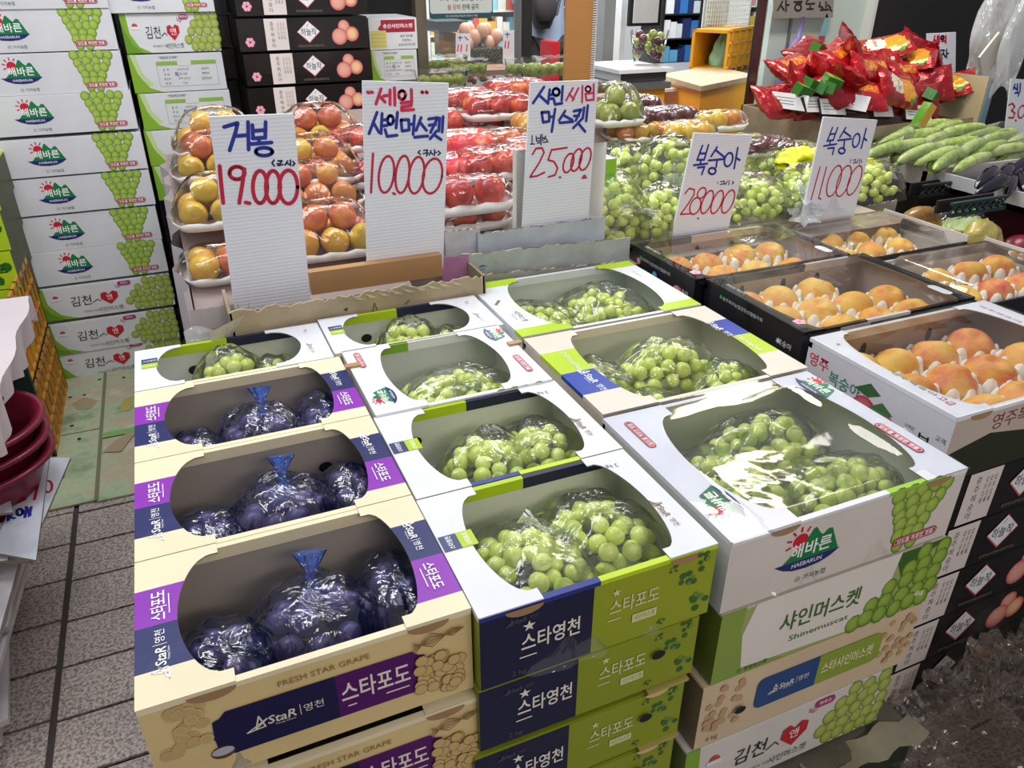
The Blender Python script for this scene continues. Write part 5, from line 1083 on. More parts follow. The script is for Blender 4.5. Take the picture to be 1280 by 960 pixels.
ft(580,200,'second tray of pinkish nectarines, higher beside the 10.000 card',PP,.036,3,2,dz=.03)
ft(645,192,'tray of yellow-brown plums left of the 25,000 card',YP,.032,3,2,dz=.02)
ft(680,210,'tray of red nectarines partly hidden by the 25,000 card',NR,.038,3,2,dz=.03)
ft(570,168,'dark red plum tray at middle height right of the 10.000 card',NR,.034,3,2)
ft(615,165,'dark red plum tray beside the other at middle height',NR,.034,3,2)
ft(585,142,'raised tray of dark red plums at the top left of the red fruit',NR,.034,3,2,dz=.03)
ft(625,150,'raised tray of glossy red plums in front at the top of the red fruit',NR,.036,3,2,dz=.05)
ft(650,128,'farthest tray of dark red plums beside the black window post',NR,.034,3,2,dz=.02)
ft(685,172,'tray of yellow plums against the left edge of the 25,000 card',YP,.034,3,2,dz=.04)
ft(775,158,'small heaped tray of olive plums right of the orange board',"green_plum",.036,2,2,dz=.05,top=1)
ft(800,178,'tray of bright yellow plums above the bagged grapes',YP,.03,3,2,dz=.0)
ft(862,180,'tray of yellow plums left of the top of the 28.000 card',YP,.032,3,2,dz=.02)
ft(900,165,'tray of pale yellow plums behind the 28.000 card',YP,.032,3,1,dz=.02)
ft(835,160,'net of dark red plums beside the olive plums','dark_plum',.03,4,2,dz=.02)
ft(790,145,'tray of dark plums at the foot of the ochre box','dark_plum',.03,4,2,dz=.0)
ft(960,195,'bag of dark plums right of the 28.000 card','dark_plum',.026,4,2,dz=.0,trayc='milky_film')
# ---------------------------------------------------------------- bagged grapes on the rear display
b=MB(); b.box(1.03,1.76,.70,2.02,2.19,.82,'#b8aea0'); tag(b.build('grape_tray','worn_card'),'worn carton tray under the bagged green grapes','box')
def gb(px,py,label,rx,ry,rz,Z0=.825,n=44,k=None,rot=0,r=.0145):
    global sd; sd+=1; p=WZ(px,py,Z0); return bunch(label,(p.x,p.y+ry*.7,Z0),rx,ry,rz,r,seed=sd,n=n,knot=k,rz_=rot,film_s=1.16)
gb(772,300,'bag of green grapes at the left end of the bagged row',.095,.10,.15,n=60)
gb(835,300,'front bag of green grapes with a gathered white neck at its left',.085,.07,.12,n=50,k=((-.085,-.03,.09),(-1,-.1,.3),.10,.035),Z0=.815)
gb(790,250,'bag of green grapes at the upper left of the bagged row',.10,.09,.14,Z0=.86,n=54,k=((.10,-.06,.06),(.6,-.6,.5),.13,.04))
gb(845,250,'bag of green grapes between the front bag and the ochre box',.11,.09,.15,Z0=.87,n=60,k=((-.04,-.10,.06),(-.6,-.8,.3),.12,.04))
gb(890,262,'bag of green grapes partly behind the left edge of the 28.000 card',.10,.09,.14,Z0=.85,n=56,k=((-.04,-.09,.03),(-.5,-1,.1),.12,.045))
gb(948,275,'bag of green grapes just right of the 28.000 card',.115,.085,.10,n=56,k=((.12,-.02,.05),(1,.1,.1),.14,.055))
gb(945,228,'bag of green grapes higher behind the 28.000 card',.11,.09,.12,Z0=.86,n=50)
gb(1000,225,'bag of green grapes under the yellow net',.13,.08,.09,Z0=.88,n=44)
gb(1022,262,'bag of green grapes touching the left edge of the 11.000 card',.09,.09,.10,Z0=.84,n=44,k=((-.07,-.08,.02),(-.7,-.8,.0),.14,.05))
gb(1095,250,'bag of green grapes right of the 11.000 card',.115,.08,.09,Z0=.82,n=50)
t=thing('yellow_net','bright yellow net sleeve lying on the bagged grapes','net',WY(1012,206,1.93)); b=MB()
b.grid(lambda u,v:(-.10+.17*u,.05*math.cos(2*PI*v)+.04*math.sin(u*5),(.012+.014*u+.006*math.sin(u*40)+.005*math.sin(v*30))*math.sin(2*PI*v)+.03*math.sin(u*3.2)),44,14); b.build('net_sleeve','net_yellow',t,smooth=True)
t=thing('yellow_net','bright yellow crinkled net right of the 11.000 card','net',WY(1083,212,2.0)); b=MB(); b.grid(lambda u,v:(.05*math.cos(2*PI*u)*math.cos(PI/2*v)*(1+.1*math.sin(9*u*6)),.04*math.sin(2*PI*u)*math.cos(PI/2*v),.04*math.sin(PI/2*v)),24,6); b.build('net_sleeve','net_yellow',t,smooth=True)
# ================================================================ snack box, courgettes, right side
t=thing('snack_box','big brown cardboard box heaped with red snack bags','box',(2.74,2.60,.72)); b=MB(); w,d,h=.84,.50,.255
CB='#9a8a74'
b.box(-w/2,-d/2,0,w/2,-d/2+.008,h-.03,CB,front='#b3a48c'); b.box(-w/2,-d/2,0,-w/2+.008,d/2,h,CB,left='#a39278'); b.box(w/2-.008,-d/2,0,w/2,d/2,h-.02,CB); b.box(-w/2,d/2-.008,0,w/2,d/2,h,CB); b.box(-w/2,-d/2,0,w/2,d/2,.01,CB); b.build('carton_tray','worn_card',t)
b=MB(); b.box(w/2-.02,-d/2-.02,h-.05,w/2-.012,d/2-.1,h+.13,'#b9aa88'); b.build('side_flap','card',t)
A=Art(lambda u,v,nn:(w/2-.021-nn,-u,v)); A.text('문의전화 070-7781-5115',.08,h+.04,.022,'#4a4438',fit=.22); A.build('printed_lettering',t)
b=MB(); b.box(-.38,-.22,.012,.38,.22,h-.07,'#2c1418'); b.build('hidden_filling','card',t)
b=MB(); b.box(2.3,2.3,0,3.3,2.9,.718,'#3a342c'); tag(b.build('stand','card'),'dark stand under the snack box','table')
def pillow_mesh(seed,c1='#a8121c',c2='#e8a02a',c3='#f0e8d8',kind=0):
    b=MB(); r_=random.Random(seed); W,H=.13,.085
    def f(u,v,s):
        x=(u*2-1); y=(v*2-1); e=max(0,(1-x**4))*max(0,(1-y**2)); z=s*.036*e**.6+.007*noise.noise(Vector((x*3,y*3,seed)))+.004*noise.noise(Vector((x*8,y*8,seed+3)))
        return (x*W*(1-.06*(1-abs(x))*0),y*H*(1+.10*abs(x)**4*math.sin(y*9)),z+.018*x*x)
    def cc(u,v):
        x=(u*2-1); y=(v*2-1)
        if kind==0:
            if (x+.25)**2/.12+(y-.05)**2/.30<1: return c3
            if (x-.35)**2/.14+(y+.1)**2/.35<1: return c2
            if (x-.55)**2/.05+(y+.35)**2/.2<1: return '#6a9a3a'
        elif kind==1:
            if abs(y-.1)<.3 and abs(x)<.6: return c2 if r_.random()<.5 else '#d8602a'
        elif kind==2:
            if abs(y)<.18 and abs(x)<.5 and r_.random()<.6: return c3
        return c1
    b.grid(lambda u,v:f(u,v,1),22,14,cc); b.grid(lambda u,v:f(u,v,-1),22,14,c1); return b.mesh('snack_pouch','foil',True)
PM=[pillow_mesh(1,kind=0),pillow_mesh(2,kind=2),pillow_mesh(3,c1='#a8141e',kind=1),pillow_mesh(4,c1='#8f101c',kind=3),pillow_mesh(5,kind=1,c1='#b0141e')]
sn=[(972,128,2.46,.2,1,'at the left rim of the box'),(1000,108,2.50,.6,0,'second from the left rim'),(990,88,2.62,.3,2,'high at the left of the heap'),(1018,122,2.44,-.2,3,'low at the front left'),(1025,88,2.56,.8,1,'on the left slope of the heap'),
(1048,100,2.48,1.2,0,'with a white oval, middle front'),(1062,60,2.66,1.0,3,'standing upright at the top left'),(1048,75,2.62,.5,4,'behind the white-oval one'),(1070,118,2.42,-.3,2,'with orange print at the front'),(1085,90,2.52,.2,4,'in the middle of the heap'),
(1103,62,2.68,-.6,0,'with a white patch near the top middle'),(1100,82,2.60,.1,1,'below the topmost ones'),(1118,112,2.42,.1,0,'front middle with yellow picture'),(1132,75,2.62,-.9,0,'leaning at the top right'),(1150,65,2.68,1.4,3,'standing on end at the top right'),
(1130,95,2.54,.25,2,'on the right slope'),(1158,92,2.60,-.3,1,'long one on the right slope'),(1152,110,2.50,-.5,3,'low on the right slope'),(1178,108,2.52,-.9,0,'leaning at the right rim'),(1080,70,2.72,.0,2,'at the back of the heap'),(1140,125,2.44,-.2,3,'at the right front corner'),(1008,70,2.75,.4,3,'at the far left back of the heap')]
for i,(px,py,Y,a,k,lb) in enumerate(sn):
    p=WY(px,py,Y); tt=thing('snack_bag','red foil snack bag '+lb,'snack bag',p,0,'red snack bags heaped in the brown box',rot=(.75+.3*math.sin(i*2.3),.25*math.sin(i*1.7),a))
    put('pouch',PM[k],tt,(0,0,0),(0,0,0),.92)
    if k==0:
        A=Art(lambda u,v,nn:(u,v,.040+nn)); A.text('꼬깔콘',-.032,.004,.014,'#8a1a2a',.01,rot=90,fit=.07); A.build('printed_lettering',tt)
# small green sweets boxes and chocolate boxes at the front of the heap
for i,(px,py,Y,a,lb) in enumerate([(1010,112,2.42,.3,'left-most'),(1022,118,2.41,.7,'second'),(1036,108,2.42,-.2,'third, above the others'),(1000,120,2.41,.1,'fourth, against the rim'),(1160,125,2.40,.5,'at the right end'),(1030,118,2.40,1.1,'beside the chocolate boxes'),(1020,68,2.66,.3,'high at the back left')]):
    p=WY(px,py,Y); b=MB(); b.box(-.035,-.022,0,.035,.022,.04,'#3d7a2c',top='#8fc04a',front='#2c6a28'); o=b.build('sweets_box','gloss_card',loc=p,rot=(.3,.3,a)); tag(o,'small green sweets box among the red bags, '+lb,'box','small green sweets boxes in the brown box')
for i,(px,py,Y,a,lb) in enumerate([(985,128,2.41,-.6,'left-most, tilted up'),(1038,135,2.39,.1,'in the middle'),(1062,128,2.39,-.9,'standing beside the middle one'),(1145,142,2.38,-.05,'in front at the right'),(1100,138,2.38,.2,'right of the price card'),(1015,132,2.39,.3,'near the left end')]):
    p=WY(px,py,Y); b=MB(); b.box(-.07,-.012,-.03,.07,.012,.03,'#3a1a20',front='#dcdde0',top='#4a1c28'); o=b.build('chocolate_box','gloss_card',loc=p,rot=(-.5,.1,a)); tag(o,'white-backed chocolate box at the front of the snack heap, '+lb,'box','chocolate boxes at the front of the snack heap')
    A=Art(lambda u,v,nn:(u,-.0125-nn,v)); 
    for j in range(3): A.line([(-.055,.012-.011*j),(.02,.012-.011*j)],.002,'#4a4a4a')
    A.build('printed_label',o)
p=WY(1145,160,2.30); b=MB(); b.box(-.02,-.02,0,.02,.02,.10,'#5f9a30',front='#d8a83a',top='#2c6a28'); tag(b.build('drink_carton','gloss_card',loc=p,rot=(0,.5,0)),'small green and yellow drink carton lying beside the courgettes','box')
# sale card in the heap
def sgn(label,Y,px,th=.005): return price_sign(label,Y,px,th=th)
t,bs,nn=sgn('small white sale card standing at the back of the snack heap',2.83,[(1159,42),(1195,40),(1194,120),(1158,118)]); g=planeproj(bs,nn,1080,20,4.8)
ink(t,bs,nn,[[(425,120),(415,160)],[(420,140),(432,155)],[(440,120),(440,165)],[(450,118),(450,165)],ell(470,130,9,10),[(490,118),(490,150)],[(465,150),(490,150),(490,162)]],'ink_red','written_sale',.010,g)
ink(t,bs,nn,[[(405,205),(428,205),(410,240)],[(440,200),(440,250)],[(440,222),(452,222)],[(405,250),(440,245)],[(462,205),(482,205),(462,245)],[(475,225),(488,245)],[(495,200),(495,250)],[(495,225),(506,225)],[(388,175),(395,188)],[(405,172),(410,188)],[(420,175),(425,185)]],'ink_navy','written_name',.008,g)
# courgette tray
t=thing('white_tray','white cardboard tray of courgettes','box',(3.12,2.28,.76)); b=MB(); b.box(-.60,-.26,0,-.50+1.1,-.25,.085,'#c9c6ca'); b.box(-.60,-.26,0,-.585,.30,.10,'#cfccd0'); b.box(-.6,-.26,0,.6,.3,.03,'#bdb8b0'); b.build('tray_wall','card',t)
b=MB(); b.box(2.5,2.0,0,3.8,2.28,.758,'#26221f'); b.box(3.31,2.0,0,3.8,2.9,.758,'#26221f'); tag(b.build('stand','card'),'dark stand under the courgette tray','table')
rz_=random.Random(11)
zm=MB(); zm.grid(lambda u,v:(-.13+.26*v,.021*(math.sin(PI*min(1,max(0,v)))**.28)*math.cos(2*PI*u),.021*(math.sin(PI*v)**.28)*math.sin(2*PI*u)+.010*math.sin(v*PI)),14,14); ZM=zm.mesh('courgette_body','zucchini',True)
zl=[(1105,190,2.08),(1128,186,2.10),(1150,192,2.06),(1172,196,2.04),(1120,175,2.18),(1145,172,2.22),(1165,178,2.18),(1190,182,2.14),(1212,186,2.10),(1235,188,2.10),(1255,190,2.08),(1200,165,2.26),(1222,170,2.24),(1245,172,2.22),(1268,180,2.18),(1180,162,2.30),(1275,195,2.08),(1160,160,2.34),(1185,200,2.02),(1215,204,2.0)]
for i,(px,py,Y) in enumerate(zl):
    p=WY(px,py,Y); tt=thing('courgette','pale green courgette in clear wrap, '+f'{["left-most","second","third","fourth","fifth","sixth","seventh","eighth","ninth","tenth","eleventh","twelfth","thirteenth","fourteenth","fifteenth","sixteenth","seventeenth","eighteenth","nineteenth","last"][i]} one of the pile in the white tray','courgette',p,0,'courgettes in the white tray',rot=(rz_.uniform(-.2,.2),-.12,.05+rz_.uniform(-.22,.3)))
    put('courgette_body',ZM,tt)
    if i%2==0: b=MB(); b.grid(lambda u,v:(-.135+.27*v,.027*math.cos(2*PI*u)*(1+.06*math.sin(v*30)),.026*math.sin(2*PI*u)+.01),16,14); b.build('plastic_wrap','bag_film',tt,smooth=True)
# aubergine tray + lattice crates
t=thing('white_tray','pale tray of aubergines at the right picture edge','box',(2.98,1.83,.78)); b=MB(); b.box(-.42,-.20,0,.5,-.19,.065,'#c6c4cc'); b.box(-.42,-.20,0,-.41,.16,.065,'#c6c4cc'); b.box(-.42,-.2,0,.5,.16,.02,'#8f8a92'); b.build('tray_wall','card',t)
eg=MB(); eg.grid(lambda u,v:(-.09+.18*v,.026*(math.sin(PI*v)**.4)*(.6+.5*v)*math.cos(2*PI*u),.026*(math.sin(PI*v)**.4)*(.6+.5*v)*math.sin(2*PI*u)),14,12); EM=eg.mesh('aubergine_body','eggplant',True)
for i,(px,py,Y) in enumerate([(1232,222,1.74),(1255,218,1.78),(1275,208,1.84),(1262,232,1.72),(1240,232,1.70),(1278,226,1.74)]):
    tt=thing('aubergine','glossy dark aubergine in the pale tray, '+['left-most','second','top right','front middle','front left','right-most'][i],'aubergine',WY(px,py,Y),0,'aubergines in the pale tray',rot=(0,-.2,.4+.5*math.sin(i*3))); put('aubergine_body',EM,tt)
def lattice(label,px0,px1,Y,mat):
    a,c=WY(*px0,Y),WY(*px1,Y); t=thing('plastic_crate',label,'crate',(a.x,Y,min(a.z,c.z)-.045)); L=c.x-a.x; b=MB()
    b.box(0,0,.037,L,.012,.045); b.box(0,0,0,L,.012,.010)
    n=max(4,int(L/.03))
    for i in range(n):
        x=L*i/n; b.tube([(x,.006,.012),(x+L/n,.006,.037)],.004,4,caps=False); b.tube([(x+L/n,.006,.012),(x,.006,.037)],.004,4,caps=False)
    b.build('lattice_wall',mat,t); b=MB(); b.box(0,.05,0,L,.06,.04); b.build('shade_panel','dark_void',t); return t  # dark strip behind the lattice stands in for shade
lattice('black lattice crate edge between the courgette and aubergine trays',(1160,214),(1198,226),1.93,'frame_dark'); lattice('green lattice crate edge under the aubergine tray',(1200,226),(1262,244),1.60,'green_frame')
# lower dark tray with lettuce, brown gourd, yellow gourds
t=thing('low_tray','dark low box of gourds and leaves below the courgettes','box',(2.62,1.72,.50)); b=MB(); b.box(-.45,-.22,0,.55,.25,.02,'#2a1416'); b.box(.1,.2,0,.55,.22,.24,'#4a1a20'); b.box(-.45,.2,0,.1,.22,.22,'#2a1416'); b.box(.53,-.2,0,.55,.2,.2,'#4a1a20'); b.build('tray_wall','card',t); b=MB(); b.box(-.45,-.225,.0,.55,-.215,.05,'#151515'); b.build('front_edge','gloss_card',t)
b=MB(); b.box(2.17,1.5,0,3.17,1.97,.498,'#1d1a18'); tag(b.build('stand','card'),'dark stand under the low box of gourds','table')
def gourd_mesh(mat,ribs=7,dep=.1,fl=.8): return sphere_mesh('gourd_body',mat,1,42,16,lambda x,y,z,t,p:(x*(1-dep*abs(math.sin(t*ribs/2))),y*(1-dep*abs(math.sin(t*ribs/2))),z*fl*(1-.25*math.exp(-(p/.4)**2)-.25*math.exp(-((p-PI)/.4)**2))))
GY=gourd_mesh('pumpkin'); 
for i,(px,py,Y,r) in enumerate([(1197,312,1.62,.052),(1236,312,1.62,.078)]):
    p=WY(px,py,Y); tt=thing('yellow_gourd',['small','large'][i]+' pale yellow ribbed gourd in the low box','gourd',(p.x,p.y+.03,p.z-r*.5)); put('gourd_body',GY,tt,(0,0,r*.7),(1.2,.2,.3),r); b=MB(); b.tube([(0,0,0),(0,0,r*.35)],[r*.16,r*.1],7); b.build('stalk','leaf_green',tt,loc=(0,-r*.8,r*.6),rot=(1.2,0,0))
p=WY(1272,325,1.60); tt=thing('red_gourd','dark red round vegetable at the right picture edge','gourd',(p.x,p.y,p.z-.06)); GR=sphere_mesh('gourd_body','maroon_plastic',1,20,12); put('gourd_body',GR,tt,(0,0,.07),(0,0,0),.075)
p=WY(1145,292,1.72); tt=thing('brown_gourd','curved brown-orange gourd beside the leafy greens','gourd',(p.x,p.y,p.z-.05)); b=MB(); b.tube([(.06*math.cos(a)*1.2,0,.05+.055*math.sin(a)) for a in [PI*1.15-PI*1.3*i/14 for i in range(15)]],[.018+.018*math.sin(PI*min(1,i/14)) for i in range(15)],12); b.build('gourd_body','old_cucumber',tt,smooth=True)
p=WY(1185,285,1.78); tt=thing('lettuce','bagged head of pale leafy greens','lettuce',(p.x,p.y,p.z-.05)); rl=random.Random(4)
for i in range(16):
    b=MB(); a=rl.uniform(0,6.28); L=rl.uniform(.08,.16); s=rl.uniform(.02,.045); el=rl.uniform(.2,1.2)
    b.grid(lambda u,v:(math.cos(a)*L*v*1.1-math.sin(a)*s*(u-.5)*2*math.sin(PI*(.15+.85*v)),math.sin(a)*L*v*.6+math.cos(a)*s*(u-.5)*2,.02+L*math.sin(el)*v*.9-.04*v*v+.008*math.sin(u*14+v*9)),8,8); b.build('leaf','pale_leaf' if i%2 else 'leaf_green',tt,smooth=True)
film_dome(.17,.10,.13,'bag_film',tt,seed=9)
b=MB(); b.box(-.09,-.07,0,.09,.07,.02,'#e0b832'); o=b.build('yellow_card','card',loc=WY(1165,305,1.66)-Vector((0,0,.01)),rot=(.1,0,-.2)); tag(o,'yellow card or lid below the brown gourd','card')
t,bs,nn=sgn('white price card reading 3.000 cut off by the right picture edge',2.25,[(1264,98),(1310,102),(1300,180),(1256,168)]); g=planeproj(bs,nn,1080,20,4.8)
ink(t,bs,nn,[[(905,410),(895,440)],[(898,425),(915,440)],[(920,408),(920,450)],[(938,405),(935,455)],[(905,462),(930,460),(925,480)]],'ink_blue','written_name',.008,g); ink(t,bs,nn,[[(868,535),(890,525),(905,545),(885,565),(905,585),(895,612),(868,610)],[(908,625),(912,628)],ell(945,575,20,38,.2),ell(985,575,20,38,.2)],'ink_red','written_price',.008,g)
# ================================================================ shop front and inside
def wallbox(name,x0,y0,z0,x1,y1,z1,mat): b=MB(); b.box(x0,y0,z0,x1,y1,z1); return struct(b.build(name,mat))
wallbox('wall_back',-2.2,7.4,0,8.5,7.5,2.9,'white_paint')
wallbox('wall_left',-1.45,3.95,0,1.2,4.05,2.6,'dark_void')
x0=WY(1085,60,3.3).x
wallbox('wall_right',WY(1082,60,3.45).x,3.45,0,8.0,3.6,2.6,'dark_void')
Yf=3.75
def post(name,pa,pb,Y,th,mat,kind='structure',z0=0,z1=2.5):
    a=WY(pa,40,Y).x; c=WY(pb,40,Y).x; b=MB(); b.box(a,Y,z0,c,Y+th,z1); o=b.build(name,mat); struct(o); return o
post('trim_1',521,534,Yf,.06,'frame_brown'); post('trim_2',653,665,Yf,.06,'frame_dark'); post('trim_3',648,652,Yf-.01,.05,'steel')
a=WY(534,40,Yf).x; c=WY(648,40,Yf).x; b=MB(); b.box(a,Yf+.02,.55,c,Yf+.026,2.4); w_=struct(b.build('window_1','glass'))
b=MB(); b.box(a,Yf,.0,c,Yf+.05,.55); struct(b.build('wall_front','frame_brown'))
# poster in the window
t=thing('age_notice','grey rounded notice with black lettering hung in the shop window','sign',WY(577,20,Yf-.02)); 
W0=WY(537,20,Yf-.02).x; W1=WY(616,20,Yf-.02).x; wd_=W1-W0; b=MB()
A=Art(lambda u,v,nn:(u,-.002-nn,v)); zb=WY(577,23,Yf-.02).z-t.location.z
A.n=0; A.rrect(-wd_/2,zb,wd_/2,zb+.20,.014,'#2e5560'); A.rrect(-wd_/2+.004,zb+.022,wd_/2-.004,zb+.192,.012,'#cfd6d2'); A.text('19세 미만 청소년에게',.0,zb+.085,.028,'#1e2a2a',.015,fit=wd_*.66); A.text('술 담배',-wd_*.12,zb+.048,.026,'#b0485a',.015,fit=wd_*.2); A.text('판매 금지',wd_*.14,zb+.048,.026,'#1e2a2a',.015,fit=wd_*.26); A.text('청소년보호법 제26조 위반시 처벌',0,zb+.011,.009,'#dfe8e8',fit=wd_*.5); A.disc(wd_*.38,zb+.09,.012,'#2a2a2a',10); A.build('printed_lettering',t)
b=MB(); b.box(-wd_/2,0,zb,wd_/2,.004,zb+.2,'#c9cfcc'); b.build('board','card',t)
# orange corrugated board standing in front of the shop
a=WY(707,40,2.75).x; c=WY(740,40,2.75).x; t=thing('corrugated_board','tall ochre corrugated cardboard sheet standing behind the 25,000 card','cardboard',((a+c)/2,2.75,.85)); L=c-a
b=MB(); b.box(-L/2,0,0,L/2,.012,.95); b.build('sheet','ochre_board',t)
b=MB(); n=120
for i in range(n):
    z=.95*i/n; b.box(L/2,-.002,z,L/2+.018,.014,z+.95/n*.55,'#e6e0d6'); 
b.box(L/2,.0,0,L/2+.014,.012,.95,'#4a4038'); o=b.build('corrugated_edge','card',t)
# ochre box with wooden lid, scale table, yellow crate
def ochre():
    p=WZ(835,92,.86); t=thing('ochre_box','ochre painted box with a worn wooden lid and a round hand hole','cabinet',(3.03,3.6,0)); return t
tA=WZ(828,93,.97); tB=WZ(877,107,.97); tC=WZ(942,94,.97)
t=thing('ochre_box','ochre painted box with a worn wooden lid and a round hand hole','cabinet',(tB.x,tB.y,.45)); b=MB()
ux_=(tA-tB); vx_=(tC-tB); 
def PR_(s,q,z): return (ux_.x*s+vx_.x*q,ux_.y*s+vx_.y*q,z-.45)
def hexa(b,s0,q0,s1,q1,z0,z1,c=(.8,.8,.8)):
    P=[PR_(s,q,z) for z in (z0,z1) for s,q in ((s0,q0),(s1,q0),(s1,q1),(s0,q1))]
    for f in ((0,1,2,3),(4,5,6,7),(0,1,5,4),(1,2,6,5),(2,3,7,6),(3,0,4,7)): b.face([P[k] for k in f],c)
hexa(b,.02,.02,1,1,.45,.945); b.build('cabinet_body','ochre_paint',t); b=MB(); hexa(b,-.03,-.03,1.03,1.03,.945,.97); b.build('lid','wood_top',t)
b=MB(); cq=.42; b.face([PR_(.018,cq+.07*math.cos(2*PI*i/16)*.7,.77+.035*math.sin(2*PI*i/16)) for i in range(16)]); b.build('hand_hole','white_paint',t)
b=MB(); b.box(1.9,3.3,0,2.9,3.9,.45,'#6a4a30'); 
# scale table
t=thing('scale_table','low table with a white counter scale beside the ochre box','table',WY(800,135,3.6)); o_=t.location
def WB(x0p,x1p,yt,yb,Y): a=WY(x0p,yb,Y); c=WY(x1p,yt,Y); return a.x,a.z,c.x,c.z
x0,z0,x1,z1=WB(772,832,102,150,3.45); b=MB(); b.box(x0-o_.x,3.45-o_.y,0-o_.z,x1-o_.x,3.9-o_.y,z1-.02-o_.z); b.build('cabinet_body','ochre_paint',t); b=MB(); b.box(x0-.05-o_.x,3.43-o_.y,z1-.03-o_.z,x1+.02-o_.x,3.95-o_.y,z1-o_.z); b.build('tabletop','steel',t)
b=MB(); zt_=z1; b.box(x0+.02,3.48,zt_+.002,x1+.02,3.80,zt_+.045,'#d5d9dc',front='#3a3c40'); b.box(x0+.0,3.46,zt_+.045,x1+.05,3.86,zt_+.062,'#e2e6ea'); o=b.build('counter_scale','gloss_card'); tag(o,'flat white counter scale on the low table','scale')
p=WY(905,82,3.9); b=MB(); b.box(p.x-.55,3.75,p.z-.1,p.x+.05,4.05,p.z-.085,'#dfe4e8'); tag(b.build('plastic_sheet','gloss_card'),'white plastic panel lying behind the ochre box','panel')
def open_crate():
    a=WY(868,90,4.1); c=WY(915,36,4.1); w=c.x-a.x; h=c.z-a.z; t=thing('yellow_crate','yellow plastic crate lying on its side, open toward the street, with plastic bags inside','crate',(a.x+w/2,4.1,a.z)); d=.42; T=.018; b=MB()
    b.box(-w/2,0,0,-w/2+T,d,h); b.box(w/2-T,0,0,w/2,d,h); b.box(-w/2,0,h-T,w/2,d,h); b.box(-w/2,0,0,w/2,d,T); b.build('crate_rim','yellow_crate',t)
    b=MB()
    for j in range(4): b.box(-w/2-.004+w,.02+.10*j,0,w/2+.012,.035+.10*j,h)
    for j in range(4): b.box(w/2-.0,0,.02+h*.3*j*.98,w/2+.012,d,.036+h*.3*j*.98)
    b.build('crate_wall','yellow_crate',t)
    b=MB(); b.box(-w/2,d-.01,0,w/2,d,h); b.build('crate_base','yellow_crate',t); return t,w,h,a
t,w,h,a_=open_crate(); t.location.x-=w*.12; t.rotation_euler=(0,0,-1.05); bgp=t.location+Vector((.18*math.cos(.52)+.02,.18*math.sin(.52),.02)); b=MB(); b.grid(lambda u,v:(.09*math.cos(2*PI*u)*math.cos(PI/2*v)*(1+.3*noise.noise(Vector((u*9,v*5,2)))),.06*math.sin(2*PI*u)*math.cos(PI/2*v),.16*math.sin(PI/2*v)*(1+.2*math.sin(u*30))),40,12,'#8fc9a4'); o=b.build('plastic_bag','print',smooth=True,loc=bgp); tag(o,'crumpled pale green plastic bag inside the yellow crate','bag')
b=MB(); b.box(a_.x-.15,3.85,0,a_.x+w+.35,4.6,a_.z-.002); tag(b.build('counter','steel'),'steel counter under the yellow crate','counter')
# clear tub of dark fruit
p=WY(812,78,3.6); t=thing('clear_tub','open clear plastic tub of dark olive fruit on the counter scale','tub',(p.x,3.62,p.z)); b=MB(); b.grid(lambda u,v:((.075+.03*v)*math.cos(2*PI*u),(.06+.02*v)*math.sin(2*PI*u),.15*v),30,6); b.build('tub_wall','clear_film',t,smooth=True)
for i in range(16): put('fruit',fm('green_plum' if i%2 else 'dark_plum'),t,(.06*math.cos(i*2.4),.045*math.sin(i*2.4),.03+.11*(i/16)),(i,i,0),.022)
def clam(px,py,Y,label,r=.02,kind='green_plum',w=.16,d=.12,h=.07):
    p=WY(px,py,Y); t=thing('clamshell_pack',label,'fruit pack',(p.x,Y+d/2,p.z)); b=MB(); b.grid(lambda u,v:(lambda q:(w/2*q[0],d/2*q[1],h*v))([(math.cos(2*PI*u)*(abs(math.cos(2*PI*u))**4+abs(math.sin(2*PI*u))**4)**-.25*(1-.12*(1-v))),(math.sin(2*PI*u)*(abs(math.cos(2*PI*u))**4+abs(math.sin(2*PI*u))**4)**-.25*(1-.12*(1-v)))]),32,4); b.grid(lambda u,v:(w/2*(2*u-1)*.97,d/2*(2*v-1)*.97,h+.004*math.sin(u*20)),8,6); b.build('clear_shell','clear_film',t,smooth=True)
    k=0
    for i in range(4):
        for j in range(2): put('fruit',fm(kind),t,((i-1.5)*w/4.4,(j-.5)*d/2.4,r+.01),(i,j,0),(r,r,r*1.3))
    return t
clam(690,99,3.3,'clear pack of green plums right of the black window post',r=.024,w=.21,d=.14,h=.085); clam(660,96,3.45,'clear pack of green plums behind the black window post')
clam(558,112,3.2,'clear pack of pale olive fruit nearest the brown window post',kind='green_plum',w=.22); clam(590,97,3.4,'clear pack of olive fruit behind the nearest one',w=.18); clam(565,92,3.5,'clear pack of olive fruit at the back behind the glass',w=.18); clam(620,108,3.3,'flat clear pack of dark fruit on the shelf edge',kind='dark_plum',w=.26,h=.03,r=.012); 
b=MB(); b.box(1.0,3.12,.80,1.66,3.74,1.03,'#8f9490',front='#4a1a20'); tag(b.build('display_shelf','card'),'pale shelf with a dark red front edge under the clear packs','shelf')
